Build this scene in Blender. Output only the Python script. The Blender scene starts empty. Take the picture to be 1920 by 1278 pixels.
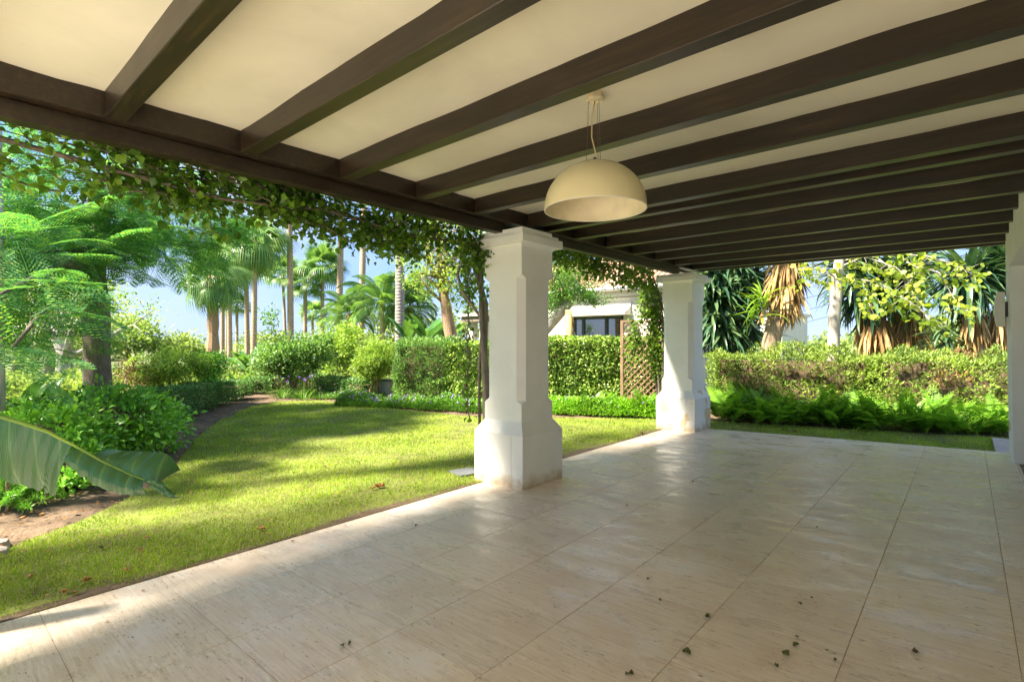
import bpy, math, random
import numpy as np
from mathutils import Vector, Matrix, Euler
from mathutils import noise as mnoise
random.seed(7); rng = np.random.default_rng(11)
R = math.radians
S = bpy.context.scene
COL = S.collection

# ------------------------------------------------------------ camera, world, sun, exposure
CAMZ = 1.45
TH = math.atan2(852, 976)
cam = bpy.data.objects.new('camera', bpy.data.cameras.new('camera'))
COL.objects.link(cam); S.camera = cam
cam.location = (0, 0, CAMZ); cam.rotation_euler = (R(90), 0, TH)
cam.data.sensor_width = 36; cam.data.lens = 36 * 976 / 1920
cam.data.clip_start = 0.05; cam.data.clip_end = 5000
SUN = Vector((-0.28, -0.58, 0.77)).normalized()
el = math.asin(SUN.z)
world = bpy.data.worlds.new('World'); S.world = world; world.use_nodes = True
wn, wl = world.node_tree.nodes, world.node_tree.links
wn.clear()
out = wn.new('ShaderNodeOutputWorld'); bg = wn.new('ShaderNodeBackground')
sky = wn.new('ShaderNodeTexSky'); sky.sky_type = 'NISHITA'; sky.sun_disc = False
sky.sun_elevation = el; sky.sun_rotation = math.atan2(SUN.x, SUN.y)
sky.air_density = 1.0; sky.dust_density = .25; sky.ozone_density = 2.5
tc = wn.new('ShaderNodeTexCoord'); mp = wn.new('ShaderNodeMapping'); mp.inputs['Scale'].default_value = (1.2, 1.2, 3.5)
nz = wn.new('ShaderNodeTexNoise'); nz.inputs['Scale'].default_value = 2.1; nz.inputs['Detail'].default_value = 6; nz.inputs['Roughness'].default_value = .55
rp = wn.new('ShaderNodeValToRGB'); rp.color_ramp.elements[0].position = .35; rp.color_ramp.elements[0].color = (.94, .94, .94, 1); rp.color_ramp.elements[1].position = .68
mx = wn.new('ShaderNodeMix'); mx.data_type = 'RGBA'; cr = wn.new('ShaderNodeValToRGB'); cr.color_ramp.elements[0].position = .38; cr.color_ramp.elements[0].color = (.2, .35, .76, 1); cr.color_ramp.elements[1].position = .66; cr.color_ramp.elements[1].color = (.58, .68, .86, 1)
wl.new(tc.outputs['Generated'], mp.inputs[0]); wl.new(mp.outputs[0], nz.inputs['Vector']); wl.new(nz.outputs['Fac'], rp.inputs[0])
wl.new(rp.outputs[0], mx.inputs[0]); wl.new(nz.outputs['Fac'], cr.inputs[0]); wl.new(cr.outputs[0], mx.inputs[7]); wl.new(sky.outputs[0], mx.inputs[6]); wl.new(mx.outputs[2], bg.inputs[0])
bg.inputs[1].default_value = 0.15
wl.new(bg.outputs[0], out.inputs[0])
sl = bpy.data.lights.new('sun', 'SUN'); sl.energy = 2.5; sl.angle = R(5.0); sl.color = (1, .9, .74)
so = bpy.data.objects.new('sun', sl); COL.objects.link(so); so.rotation_euler = (-SUN).to_track_quat('-Z', 'Y').to_euler(); so.location = (-20, -8, 14)
S.view_settings.view_transform = 'Standard'; S.view_settings.look = 'None'; S.view_settings.gamma = 1
S.view_settings.use_curve_mapping = False; S.view_settings.exposure = 3.22
S.render.engine = 'CYCLES'
S.cycles.max_bounces = 10; S.cycles.diffuse_bounces = 6; S.cycles.glossy_bounces = 3; S.cycles.transparent_max_bounces = 4
S.cycles.use_denoising = True

def at(px, py, D):
    r = (px - 960) / 976; u = -(py - 638) / 976
    c, s = math.cos(TH), math.sin(TH)
    return Vector(((-s + r * c) * D, (c + r * s) * D, CAMZ + u * D))
LZ = -0.13                                       # lawn level
def gnd(px, D): v = at(px, 638, D); return Vector((v.x, v.y, LZ))
def gy(px, py):  return gnd(px, 976 * (CAMZ - LZ) / (py - 638))

# ------------------------------------------------------------ materials
def mat(name):
    m = bpy.data.materials.new(name); m.use_nodes = True
    n = m.node_tree.nodes; l = m.node_tree.links
    return m, n, l, n['Principled BSDF']
def N(n, t, **k):
    x = n.new(t)
    for a, b in k.items():
        if a in x.inputs.keys(): x.inputs[a].default_value = b
        else: setattr(x, a, b)
    return x
def ramp(n, stops):
    r = n.new('ShaderNodeValToRGB'); e = r.color_ramp.elements
    while len(e) < len(stops): e.new(.5)
    for i, (p, c) in enumerate(stops):
        e[i].position = p; e[i].color = (*c, 1) if len(c) == 3 else c
    return r
def plain(name, c, rough=.6, var=.12, scale=6, bump=.1, metal=0, spec=None, bscale=60):
    m, n, l, b = mat(name)
    t = N(n, 'ShaderNodeTexCoord'); z = N(n, 'ShaderNodeTexNoise', Scale=scale, Detail=6.0)
    l.new(t.outputs['Object'], z.inputs['Vector'])
    r = ramp(n, [(.3, [x * (1 - var) for x in c]), (.7, [min(1, x * (1 + var)) for x in c])])
    l.new(z.outputs['Fac'], r.inputs[0]); l.new(r.outputs[0], b.inputs['Base Color'])
    b.inputs['Roughness'].default_value = rough; b.inputs['Metallic'].default_value = metal
    if bump:
        z2 = N(n, 'ShaderNodeTexNoise', Scale=bscale, Detail=4.0); l.new(t.outputs['Object'], z2.inputs['Vector'])
        bp = N(n, 'ShaderNodeBump', Strength=bump, Distance=.01); l.new(z2.outputs['Fac'], bp.inputs['Height']); l.new(bp.outputs[0], b.inputs['Normal'])
    return m
def leafmat(name, dark, mid, light, rough=.45, trans=.42, tcol=None):
    m, n, l, b = mat(name)
    g = N(n, 'ShaderNodeNewGeometry'); oi = N(n, 'ShaderNodeObjectInfo')
    ad = N(n, 'ShaderNodeMath', operation='ADD'); fr = N(n, 'ShaderNodeMath', operation='FRACT')
    l.new(g.outputs['Random Per Island'], ad.inputs[0]); l.new(oi.outputs['Random'], ad.inputs[1]); l.new(ad.outputs[0], fr.inputs[0])
    r = ramp(n, [(0, dark), (.5, mid), (1, light)]); l.new(fr.outputs[0], r.inputs[0])
    tcd = N(n, 'ShaderNodeTexCoord'); z = N(n, 'ShaderNodeTexNoise', Scale=1.6, Detail=3.0); l.new(tcd.outputs['Object'], z.inputs['Vector'])
    r2 = ramp(n, [(.35, (.68, .72, .7)), (.65, (1.25, 1.2, 1.05))]); l.new(z.outputs['Fac'], r2.inputs[0])
    mm = N(n, 'ShaderNodeMix', data_type='RGBA', blend_type='MULTIPLY'); mm.inputs[0].default_value = 1
    l.new(r.outputs[0], mm.inputs[6]); l.new(r2.outputs[0], mm.inputs[7]); l.new(mm.outputs[2], b.inputs['Base Color'])
    b.inputs['Roughness'].default_value = rough; b.inputs['Specular IOR Level'].default_value = .4
    tr = N(n, 'ShaderNodeBsdfTranslucent'); mt = N(n, 'ShaderNodeMix', data_type='RGBA', blend_type='MULTIPLY'); mt.inputs[0].default_value = 1
    mt.inputs[7].default_value = (*(tcol or (1.5, 1.5, .7)), 1); l.new(mm.outputs[2], mt.inputs[6]); l.new(mt.outputs[2], tr.inputs[0])
    ms = N(n, 'ShaderNodeMixShader'); ms.inputs[0].default_value = trans
    l.new(b.outputs[0], ms.inputs[1]); l.new(tr.outputs[0], ms.inputs[2]); l.new(ms.outputs[0], n['Material Output'].inputs[0])
    return m

M = {}
M['jac'] = leafmat('feathery_leaf', (0.05, 0.2, 0.09), (0.1, 0.31, 0.11), (0.27, 0.46, 0.09))
M['vine'] = leafmat('vine_leaf', (0.05, 0.13, 0.015), (0.095, 0.21, 0.02), (0.19, 0.33, 0.035), .35, .35)
M['vine2'] = leafmat('young_vine_leaf', (.07, .15, .02), (.13, .24, .03), (.2, .3, .04), .4, .4)
M['bush'] = leafmat('fresh_leaf', (0.092, 0.255, 0.036), (0.163, 0.42, 0.055), (0.311, 0.583, 0.092), .3, .3)
M['box'] = leafmat('box_leaf', (0.059, 0.141, 0.049), (0.1, 0.233, 0.067), (0.2, 0.333, 0.083), .4, .25)
M['ole'] = leafmat('oleander_leaf', (0.072, 0.174, 0.043), (0.131, 0.275, 0.065), (0.261, 0.392, 0.116), .45, .3)
M['gloss'] = leafmat('glossy_leaf', (0.104, 0.208, 0.042), (0.208, 0.354, 0.062), (0.458, 0.562, 0.166), .3, .25)
M['scrag'] = leafmat('dry_hedge_leaf', (0.13, 0.21, 0.05), (0.2, 0.31, 0.055), (0.34, 0.44, 0.09), .5, .35)
M['rust'] = leafmat('rusty_leaf', (.16, .09, .035), (.25, .14, .05), (.33, .22, .09), .6, .2, (1, 1, 1))
M['fern'] = leafmat('fern_leaf', (0.1, 0.25, 0.02), (0.18, 0.4, 0.035), (0.34, 0.55, 0.06), .4, .4)
M['yel'] = leafmat('yellow_green_leaf', (.15, .24, .025), (.26, .36, .04), (.42, .45, .08), .45, .45)
M['lime'] = leafmat('lime_leaf', (0.135, 0.257, 0.041), (0.243, 0.392, 0.068), (0.405, 0.513, 0.108), .5, .4)
M['palm'] = leafmat('palm_leaf', (0.08, 0.192, 0.064), (0.144, 0.288, 0.088), (0.272, 0.4, 0.112), .4, .3)
M['yucca'] = leafmat('yucca_leaf', (0.041, 0.101, 0.061), (0.068, 0.149, 0.074), (0.149, 0.23, 0.095), .32, .12)
M['yuccab'] = leafmat('bright_yucca_leaf', (.12, .25, .02), (.2, .36, .03), (.3, .45, .05), .35, .3)
M['dead'] = leafmat('dead_leaf', (0.26, 0.15, 0.055), (0.46, 0.29, 0.12), (0.66, 0.46, 0.22), .7, .1, (1, 1, 1))
M['banana'] = leafmat('banana_leaf', (.05, .15, .05), (.09, .22, .06), (.16, .3, .08), .3, .3)
M['ground_leaf'] = leafmat('ground_cover_leaf', (0.068, 0.189, 0.027), (0.121, 0.284, 0.041), (0.23, 0.405, 0.068), .4, .3)
M['far'] = leafmat('far_leaf', (0.14, 0.22, 0.07), (0.22, 0.32, 0.1), (0.34, 0.42, 0.15), .6, .35)
M['flower'] = plain('purple_petal', (.35, .2, .6), .5, .2, 3, 0)
M['litter'] = leafmat('fallen_leaf', (.16, .07, .02), (.3, .14, .04), (.45, .22, .08), .6, .1, (1, 1, 1))
M['litgreen'] = leafmat('fallen_green_leaf', (.06, .06, .01), (.1, .1, .02), (.15, .14, .03), .6, .1, (1, 1, 1))

def barkmat(name, c, scale=8, ring=0, bump=.5):
    m, n, l, b = mat(name); t = N(n, 'ShaderNodeTexCoord'); mp = N(n, 'ShaderNodeMapping')
    mp.inputs['Scale'].default_value = (1, 1, .22 if not ring else 1); l.new(t.outputs['Object'], mp.inputs[0])
    z = N(n, 'ShaderNodeTexNoise', Scale=scale * 2, Detail=8.0, Roughness=.65); l.new(mp.outputs[0], z.inputs['Vector'])
    r = ramp(n, [(.25, [x * .45 for x in c]), (.5, c), (.75, [min(1, x * 1.6) for x in c])]); l.new(z.outputs['Fac'], r.inputs[0])
    src, h = r.outputs[0], z.outputs['Fac']
    if ring:
        w = N(n, 'ShaderNodeTexWave', Scale=ring, Distortion=1.2, Detail=2.0); w.bands_direction = 'Z'; l.new(t.outputs['Object'], w.inputs['Vector'])
        r2 = ramp(n, [(0, (.78, .78, .78)), (.3, (1, 1, 1))]); l.new(w.outputs['Fac'], r2.inputs[0])
        mm = N(n, 'ShaderNodeMix', data_type='RGBA', blend_type='MULTIPLY'); mm.inputs[0].default_value = 1
        l.new(src, mm.inputs[6]); l.new(r2.outputs[0], mm.inputs[7]); src = mm.outputs[2]; h = w.outputs['Fac']
    l.new(src, b.inputs['Base Color']); b.inputs['Roughness'].default_value = .85
    bp = N(n, 'ShaderNodeBump', Strength=bump, Distance=.02); l.new(h, bp.inputs['Height']); l.new(bp.outputs[0], b.inputs['Normal'])
    return m
M['bark'] = barkmat('grey_brown_bark', (.15, .125, .095), 14)
M['barkpale'] = barkmat('pale_bark', (.42, .38, .33), 6, 0, .25)
M['barkbrown'] = barkmat('warm_brown_bark', (.3, .19, .11), 14)
M['palmbark'] = barkmat('palm_bark', (.4, .29, .2), 5, 3.0, .4)
M['palmgrey'] = barkmat('ringed_grey_palm_bark', (.26, .23, .215), 6, 2.2, .7)
M['yuccabark'] = barkmat('yucca_bark', (.34, .25, .16), 20, 0, .7)

def woodmat():
    m, n, l, b = mat('dark_stained_wood'); t = N(n, 'ShaderNodeTexCoord'); mp = N(n, 'ShaderNodeMapping')
    mp.inputs['Scale'].default_value = (.6, 9, 9); l.new(t.outputs['Object'], mp.inputs[0])
    z = N(n, 'ShaderNodeTexNoise', Scale=3.2, Detail=8.0, Roughness=.7, Distortion=.4); l.new(mp.outputs[0], z.inputs['Vector'])
    r = ramp(n, [(.3, (.008, .005, .0025)), (.5, (.018, .011, .0055)), (.75, (.052, .031, .015))]); l.new(z.outputs['Fac'], r.inputs[0])
    l.new(r.outputs[0], b.inputs['Base Color'])
    z3 = N(n, 'ShaderNodeTexNoise', Scale=2.5, Detail=4.0); l.new(t.outputs['Object'], z3.inputs['Vector'])
    b.inputs['Coat Weight'].default_value = .15; b.inputs['Coat Roughness'].default_value = .32
    rr = N(n, 'ShaderNodeMapRange'); rr.inputs[3].default_value = .3; rr.inputs[4].default_value = .5; l.new(z3.outputs['Fac'], rr.inputs[0]); l.new(rr.outputs[0], b.inputs['Roughness'])
    bp = N(n, 'ShaderNodeBump', Strength=.18, Distance=.004); l.new(z.outputs['Fac'], bp.inputs['Height']); l.new(bp.outputs[0], b.inputs['Normal'])
    return m
M['wood'] = woodmat()
M['trellis'] = barkmat('weathered_lattice_wood', (.36, .22, .13), 12, 0, .3)

def plaster(name, c, stain=0.0, stains=None, nsc=2.2, lo=.93):
    m, n, l, b = mat(name); t = N(n, 'ShaderNodeTexCoord')
    z = N(n, 'ShaderNodeTexNoise', Scale=nsc, Detail=7.0, Roughness=.6, Distortion=.5); l.new(t.outputs['Object'], z.inputs['Vector'])
    r = ramp(n, [(.3, [x * lo for x in c]), (.6, c)]); l.new(z.outputs['Fac'], r.inputs[0]); src = r.outputs[0]
    if stain:
        z2 = N(n, 'ShaderNodeTexNoise', Scale=3.1, Detail=4.0, Roughness=.5); mp = N(n, 'ShaderNodeMapping'); mp.inputs['Location'].default_value = stains
        l.new(t.outputs['Object'], mp.inputs[0]); l.new(mp.outputs[0], z2.inputs['Vector'])
        r2 = ramp(n, [(stain, (0, 0, 0)), (stain + .015, (1, 1, 1))]); l.new(z2.outputs['Fac'], r2.inputs[0])
        mm = N(n, 'ShaderNodeMix', data_type='RGBA'); mm.inputs[7].default_value = (.66, .54, .36, 1)
        l.new(r2.outputs[0], mm.inputs[0]); l.new(src, mm.inputs[6]); src = mm.outputs[2]
    if stain:
        ge = N(n, 'ShaderNodeNewGeometry'); sx = N(n, 'ShaderNodeSeparateXYZ'); l.new(ge.outputs['Position'], sx.inputs[0]); z4 = N(n, 'ShaderNodeTexNoise', Scale=11.0, Detail=6.0); l.new(ge.outputs['Position'], z4.inputs['Vector'])
        hm = N(n, 'ShaderNodeMath', operation='MULTIPLY_ADD'); l.new(z4.outputs['Fac'], hm.inputs[0]); hm.inputs[1].default_value = -.32; l.new(sx.outputs[2], hm.inputs[2])
        r4 = ramp(n, [(0, (1, 1, 1)), (1, (0, 0, 0))]); mr = N(n, 'ShaderNodeMapRange'); mr.inputs[1].default_value = -.3; mr.inputs[2].default_value = -.13; l.new(hm.outputs[0], mr.inputs[0]); l.new(mr.outputs[0], r4.inputs[0])
        m4 = N(n, 'ShaderNodeMix', data_type='RGBA'); m4.inputs[7].default_value = (.5, .38, .24, 1); l.new(r4.outputs[0], m4.inputs[0]); l.new(src, m4.inputs[6]); src = m4.outputs[2]
    l.new(src, b.inputs['Base Color']); b.inputs['Roughness'].default_value = .75
    z3 = N(n, 'ShaderNodeTexNoise', Scale=9.0, Detail=8.0, Roughness=.6); l.new(t.outputs['Object'], z3.inputs['Vector'])
    bp = N(n, 'ShaderNodeBump', Strength=.22, Distance=.01); l.new(z3.outputs['Fac'], bp.inputs['Height']); l.new(bp.outputs[0], b.inputs['Normal'])
    return m
M['plaster'] = plaster('white_plaster', (.84, .84, .81))
M['plinth'] = plaster('plinth_plaster', (.84, .84, .81), .74, (0, 3, 1))
M['plinth2'] = plaster('peeling_plinth_plaster', (.8, .8, .78), .575, (1.3, 0, .2))
M['ceil'] = plaster('cream_ceiling_plaster', (.75, .73, .605), .0, None, 1.1, .86)
M['stucco'] = plaster('house_stucco', (.66, .62, .55))
M['pale_paving'] = plaster('pale_paving_stone', (.8, .77, .7))  # for the unseen paving added to bounce light

def travertine():
    m, n, l, b = mat('travertine'); t = N(n, 'ShaderNodeTexCoord'); oi = N(n, 'ShaderNodeObjectInfo')
    g = N(n, 'ShaderNodeNewGeometry')
    wob = N(n, 'ShaderNodeVectorMath', operation='SCALE'); wob.inputs['Scale'].default_value = 30
    cmb = N(n, 'ShaderNodeCombineXYZ'); l.new(oi.outputs['Random'], cmb.inputs[0]); l.new(oi.outputs['Random'], cmb.inputs[1]); l.new(cmb.outputs[0], wob.inputs[0])
    ad = N(n, 'ShaderNodeVectorMath', operation='ADD'); l.new(t.outputs['Object'], ad.inputs[0]); l.new(wob.outputs[0], ad.inputs[1])
    def noise(sx, sy, sc, det=5., rough=.6, vec=None, dist=0.):
        mp = N(n, 'ShaderNodeMapping'); mp.inputs['Scale'].default_value = (sx, sy, 1); l.new(vec or ad.outputs[0], mp.inputs[0])
        z = N(n, 'ShaderNodeTexNoise', Scale=sc, Detail=det, Roughness=rough, Distortion=dist); l.new(mp.outputs[0], z.inputs['Vector']); return z.outputs['Fac']
    def mixc(a, bcol, f, bt='MIX'):
        mm = N(n, 'ShaderNodeMix', data_type='RGBA', blend_type=bt); l.new(f, mm.inputs[0])
        if isinstance(a, tuple): mm.inputs[6].default_value = (*a, 1)
        else: l.new(a, mm.inputs[6])
        if isinstance(bcol, tuple): mm.inputs[7].default_value = (*bcol, 1)
        else: l.new(bcol, mm.inputs[7])
        return mm.outputs[2]
    def st(v, a, c):
        r = ramp(n, [(a, (0, 0, 0)), (c, (1, 1, 1))]); l.new(v, r.inputs[0]); return r.outputs[0]
    streak = noise(1.2, 22, 3.0, 9., .66, dist=.25)
    base = ramp(n, [(.28, (.55, .42, .305)), (.5, (.73, .605, .475)), (.72, (.84, .745, .625))]); l.new(streak, base.inputs[0])
    blot = noise(1, 1.4, 2.2, 6., .6, g.outputs['Position'])
    c = mixc(base.outputs[0], (.66, .51, .38), st(blot, .51, .72))
    hz = noise(1, 1, 1.1, 5., .65, g.outputs['Position'])
    c = mixc(c, (.80, .76, .72), st(hz, .56, .74))
    tv = ramp(n, [(0, (.93, .93, .93)), (1, (1.05, 1.045, 1.04))]); l.new(oi.outputs['Random'], tv.inputs[0])
    one = N(n, 'ShaderNodeValue'); one.outputs[0].default_value = 1
    c = mixc(c, tv.outputs[0], one.outputs[0], 'MULTIPLY')
    pits = noise(2.6, 7, 6.5, 8., .72)
    pm = st(pits, .585, .64)
    area = st(noise(1, 2, 3.3, 3.), .36, .55)
    pf = N(n, 'ShaderNodeMath', operation='MULTIPLY'); l.new(pm, pf.inputs[0]); l.new(area, pf.inputs[1])
    rust_ = noise(1.2, 3.0, 4.5, 7., .7, g.outputs['Position'])
    c = mixc(c, (.50, .35, .22), st(rust_, .64, .74))
    c = mixc(c, (.22, .135, .07), pf.outputs[0])
    l.new(c, b.inputs['Base Color'])
    rv = noise(1, 2.2, 2.6, 5., .65, g.outputs['Position'])
    rr = N(n, 'ShaderNodeMapRange'); rr.inputs[1].default_value = .35; rr.inputs[2].default_value = .65; rr.inputs[3].default_value = .2; rr.inputs[4].default_value = .5
    l.new(rv, rr.inputs[0]); l.new(rr.outputs[0], b.inputs['Roughness'])
    hs = N(n, 'ShaderNodeMath', operation='SUBTRACT'); l.new(streak, hs.inputs[0]); l.new(pf.outputs[0], hs.inputs[1])
    bp = N(n, 'ShaderNodeBump', Strength=.14, Distance=.004); l.new(hs.outputs[0], bp.inputs['Height']); l.new(bp.outputs[0], b.inputs['Normal'])
    return m
M['trav'] = travertine()
M['grout'] = plain('grout', (.42, .31, .2), .9, .3, 12, .2)
M['soil'] = None
def soilmat(name, a, bb, c, sc=5):
    m, n, l, b = mat(name); t = N(n, 'ShaderNodeNewGeometry'); z = N(n, 'ShaderNodeTexNoise', Scale=float(sc), Detail=10.0, Roughness=.7)
    l.new(t.outputs['Position'], z.inputs['Vector']); r = ramp(n, [(.3, a), (.5, bb), (.72, c)]); l.new(z.outputs['Fac'], r.inputs[0])
    l.new(r.outputs[0], b.inputs['Base Color']); b.inputs['Roughness'].default_value = .95
    z2 = N(n, 'ShaderNodeTexNoise', Scale=26.0, Detail=6.0); l.new(t.outputs['Position'], z2.inputs['Vector'])
    bp = N(n, 'ShaderNodeBump', Strength=.7, Distance=.03); l.new(z2.outputs['Fac'], bp.inputs['Height']); l.new(bp.outputs[0], b.inputs['Normal'])
    return m
M['soil'] = soilmat('bed_soil', (.06, .038, .022), (.12, .078, .045), (.2, .14, .09))
M['lawn'] = soilmat('lawn_thatch', (.09, .075, .025), (.15, .17, .03), (.2, .26, .04), 2.2)
M['ground'] = soilmat('garden_ground', (.06, .075, .03), (.11, .14, .045), (.17, .2, .07), .5)
def grassmat():
    m = leafmat('grass_blade', (.2, .32, .028), (.3, .43, .04), (.42, .52, .07), .75, .4, (1.2, 1.3, .4))
    return m
M['grass'] = grassmat()
M['grass2'] = leafmat('dry_grass_blade', (.2, .22, .06), (.3, .3, .09), (.36, .33, .12), .6, .3)
def tilemat():
    m, n, l, b = mat('clay_roof_tile'); oi = N(n, 'ShaderNodeObjectInfo'); g = N(n, 'ShaderNodeNewGeometry')
    ad = N(n, 'ShaderNodeMath', operation='ADD'); fr = N(n, 'ShaderNodeMath', operation='FRACT'); l.new(oi.outputs['Random'], ad.inputs[0]); l.new(g.outputs['Random Per Island'], ad.inputs[1]); l.new(ad.outputs[0], fr.inputs[0])
    r = ramp(n, [(0, (.33, .17, .1)), (.5, (.5, .3, .19)), (1, (.62, .45, .32))]); l.new(fr.outputs[0], r.inputs[0])
    z = N(n, 'ShaderNodeTexNoise', Scale=14.0, Detail=5.0); r2 = ramp(n, [(.3, (.7, .7, .7)), (.7, (1.15, 1.15, 1.15))]); l.new(z.outputs['Fac'], r2.inputs[0])
    mm = N(n, 'ShaderNodeMix', data_type='RGBA', blend_type='MULTIPLY'); mm.inputs[0].default_value = 1; l.new(r.outputs[0], mm.inputs[6]); l.new(r2.outputs[0], mm.inputs[7])
    l.new(mm.outputs[2], b.inputs['Base Color']); b.inputs['Roughness'].default_value = .85; return m
M['tile'] = tilemat()
M['dark'] = plain('dark_grey_metal', (.05, .05, .05), .4, .1, 5, 0)
M['gutter'] = plain('zinc_gutter', (.45, .46, .47), .4, .1, 5, 0, .3)
M['lamp'] = plain('cream_enamel', (.66, .58, .34), .3, .04, 5, .02)
M['lampin'] = plain('mottled_inner_enamel', (.72, .64, .44), .6, .1, 9, .03)
M['lampcap'] = plain('rusty_cream_paint', (.7, .62, .42), .5, .25, 30, .1)
M['cable'] = plain('cream_cable', (.5, .4, .22), .5, .1, 5, 0)
M['steel'] = plain('steel_wire', (.16, .15, .13), .4, .1, 5, 0, .8)
M['spk'] = plain('off_white_plastic', (.75, .72, .64), .4, .03, 5, 0)
M['edging'] = plain('dusty_stone', (.36, .31, .26), .8, .25, 14, .4)
M['slab'] = plain('grey_stone', (.16, .17, .175), .7, .2, 20, .3)
M['palestone'] = plain('pale_stone', (.66, .58, .5), .6, .15, 10, .2)
M['brownfloor'] = plain('brown_threshold', (.22, .16, .1), .6, .2, 10, .1)
def glass():
    m, n, l, b = mat('window_glass'); b.inputs['Base Color'].default_value = (.03, .05, .04, 1); b.inputs['Roughness'].default_value = .03
    b.inputs['Specular IOR Level'].default_value = 1; b.inputs['IOR'].default_value = 1.9; return m
M['glass'] = glass()
M['utility'] = plain('grey_utility_plastic', (.3, .32, .34), .5, .1, 5, 0)

# ------------------------------------------------------------ mesh helpers
class MB:
    def __init__(s): s.v = []; s.f = []
    def add(s, v, f):
        o = len(s.v); s.v += [tuple(p) for p in v]; s.f += [tuple(i + o for i in q) for q in f]; return s
    def box(s, x0, x1, y0, y1, z0, z1):
        return s.add([(x0, y0, z0), (x1, y0, z0), (x1, y1, z0), (x0, y1, z0), (x0, y0, z1), (x1, y0, z1), (x1, y1, z1), (x0, y1, z1)],
                     [(0, 3, 2, 1), (4, 5, 6, 7), (0, 1, 5, 4), (1, 2, 6, 5), (2, 3, 7, 6), (3, 0, 4, 7)])
    def bbox(s, x0, x1, y0, y1, z0, z1, b=.006):
        """box with chamfered edges"""
        bm = [(x0, x1), (y0, y1), (z0, z1)]; V = []; idx = {}
        for ix in (0, 1):
            for iy in (0, 1):
                for iz in (0, 1):
                    c = [bm[0][ix], bm[1][iy], bm[2][iz]]; sg = [1 - 2 * ix, 1 - 2 * iy, 1 - 2 * iz]
                    for a in range(3):
                        p = [c[k] + (0 if k == a else sg[k] * b) for k in range(3)]
                        idx[(ix, iy, iz, a)] = len(V); V.append(p)
        F = []
        for a in range(3):
            o1, o2 = [k for k in range(3) if k != a]
            for sd in (0, 1):
                q = []
                for (i, j) in ((0, 0), (1, 0), (1, 1), (0, 1)):
                    k = [0, 0, 0]; k[a] = sd; k[o1] = i; k[o2] = j; q.append(idx[(*k, a)])
                if (sd == 0) != (a == 1): q.reverse()
                F.append(q)
            for i in (0, 1):
                for j in (0, 1):
                    k0 = [0, 0, 0]; k0[o1] = i; k0[o2] = j; k1 = list(k0); k1[a] = 1
                    q = [idx[(*k0, o1)], idx[(*k1, o1)], idx[(*k1, o2)], idx[(*k0, o2)]]
                    F.append(q)
        for ix in (0, 1):
            for iy in (0, 1):
                for iz in (0, 1): F.append([idx[(ix, iy, iz, a)] for a in range(3)])
        return s.add(V, F)
    def prism(s, poly, z0, z1, poly1=None):
        n = len(poly); p1 = poly1 or poly
        v = [(*p, z0) for p in poly] + [(*p, z1) for p in p1]
        return s.add(v, [tuple(range(n - 1, -1, -1)), tuple(range(n, 2 * n))] + [(i, (i + 1) % n, n + (i + 1) % n, n + i) for i in range(n)])
    def tube(s, path, radii, n=8, cap=True):
        path = [Vector(p) for p in path]
        if not hasattr(radii, '__len__'): radii = [radii] * len(path)
        V = []; prev = None
        for i, p in enumerate(path):
            t = (path[min(i + 1, len(path) - 1)] - path[max(i - 1, 0)]).normalized()
            if prev is None:
                u = t.orthogonal().normalized()
            else:
                u = (prev - t * prev.dot(t)); u = u.normalized() if u.length > 1e-6 else t.orthogonal().normalized()
            prev = u; w = t.cross(u)
            for k in range(n):
                a = 2 * math.pi * k / n; V.append(p + (u * math.cos(a) + w * math.sin(a)) * radii[i])
        F = []
        for i in range(len(path) - 1):
            for k in range(n): F.append((i * n + k, i * n + (k + 1) % n, (i + 1) * n + (k + 1) % n, (i + 1) * n + k))
        if cap: F.append(tuple(range(n - 1, -1, -1))); F.append(tuple(range((len(path) - 1) * n, len(path) * n)))
        return s.add(V, F)
    def lathe(s, prof, c, n=48):
        V = []; F = []
        for (r, z) in prof:
            for k in range(n): a = 2 * math.pi * k / n; V.append((c[0] + r * math.cos(a), c[1] + r * math.sin(a), c[2] + z))
        for i in range(len(prof) - 1):
            for k in range(n): F.append((i * n + k, i * n + (k + 1) % n, (i + 1) * n + (k + 1) % n, (i + 1) * n + k))
        return s.add(V, F)
    def build(s, name, m, parent=None, smooth=False, kind=None):
        me = bpy.data.meshes.new(name); off = world_loc(parent)
        me.from_pydata([(v[0] - off[0], v[1] - off[1], v[2] - off[2]) for v in s.v], [], s.f); me.update()
        if smooth: me.polygons.foreach_set('use_smooth', [True] * len(me.polygons))
        me.materials.append(M[m] if isinstance(m, str) else m)
        o = bpy.data.objects.new(name, me); COL.objects.link(o)
        if parent: o.parent = parent
        if kind: o['kind'] = kind
        return o
def world_loc(o):
    v = Vector((0, 0, 0))
    while o is not None: v += o.location; o = o.parent
    return v
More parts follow.
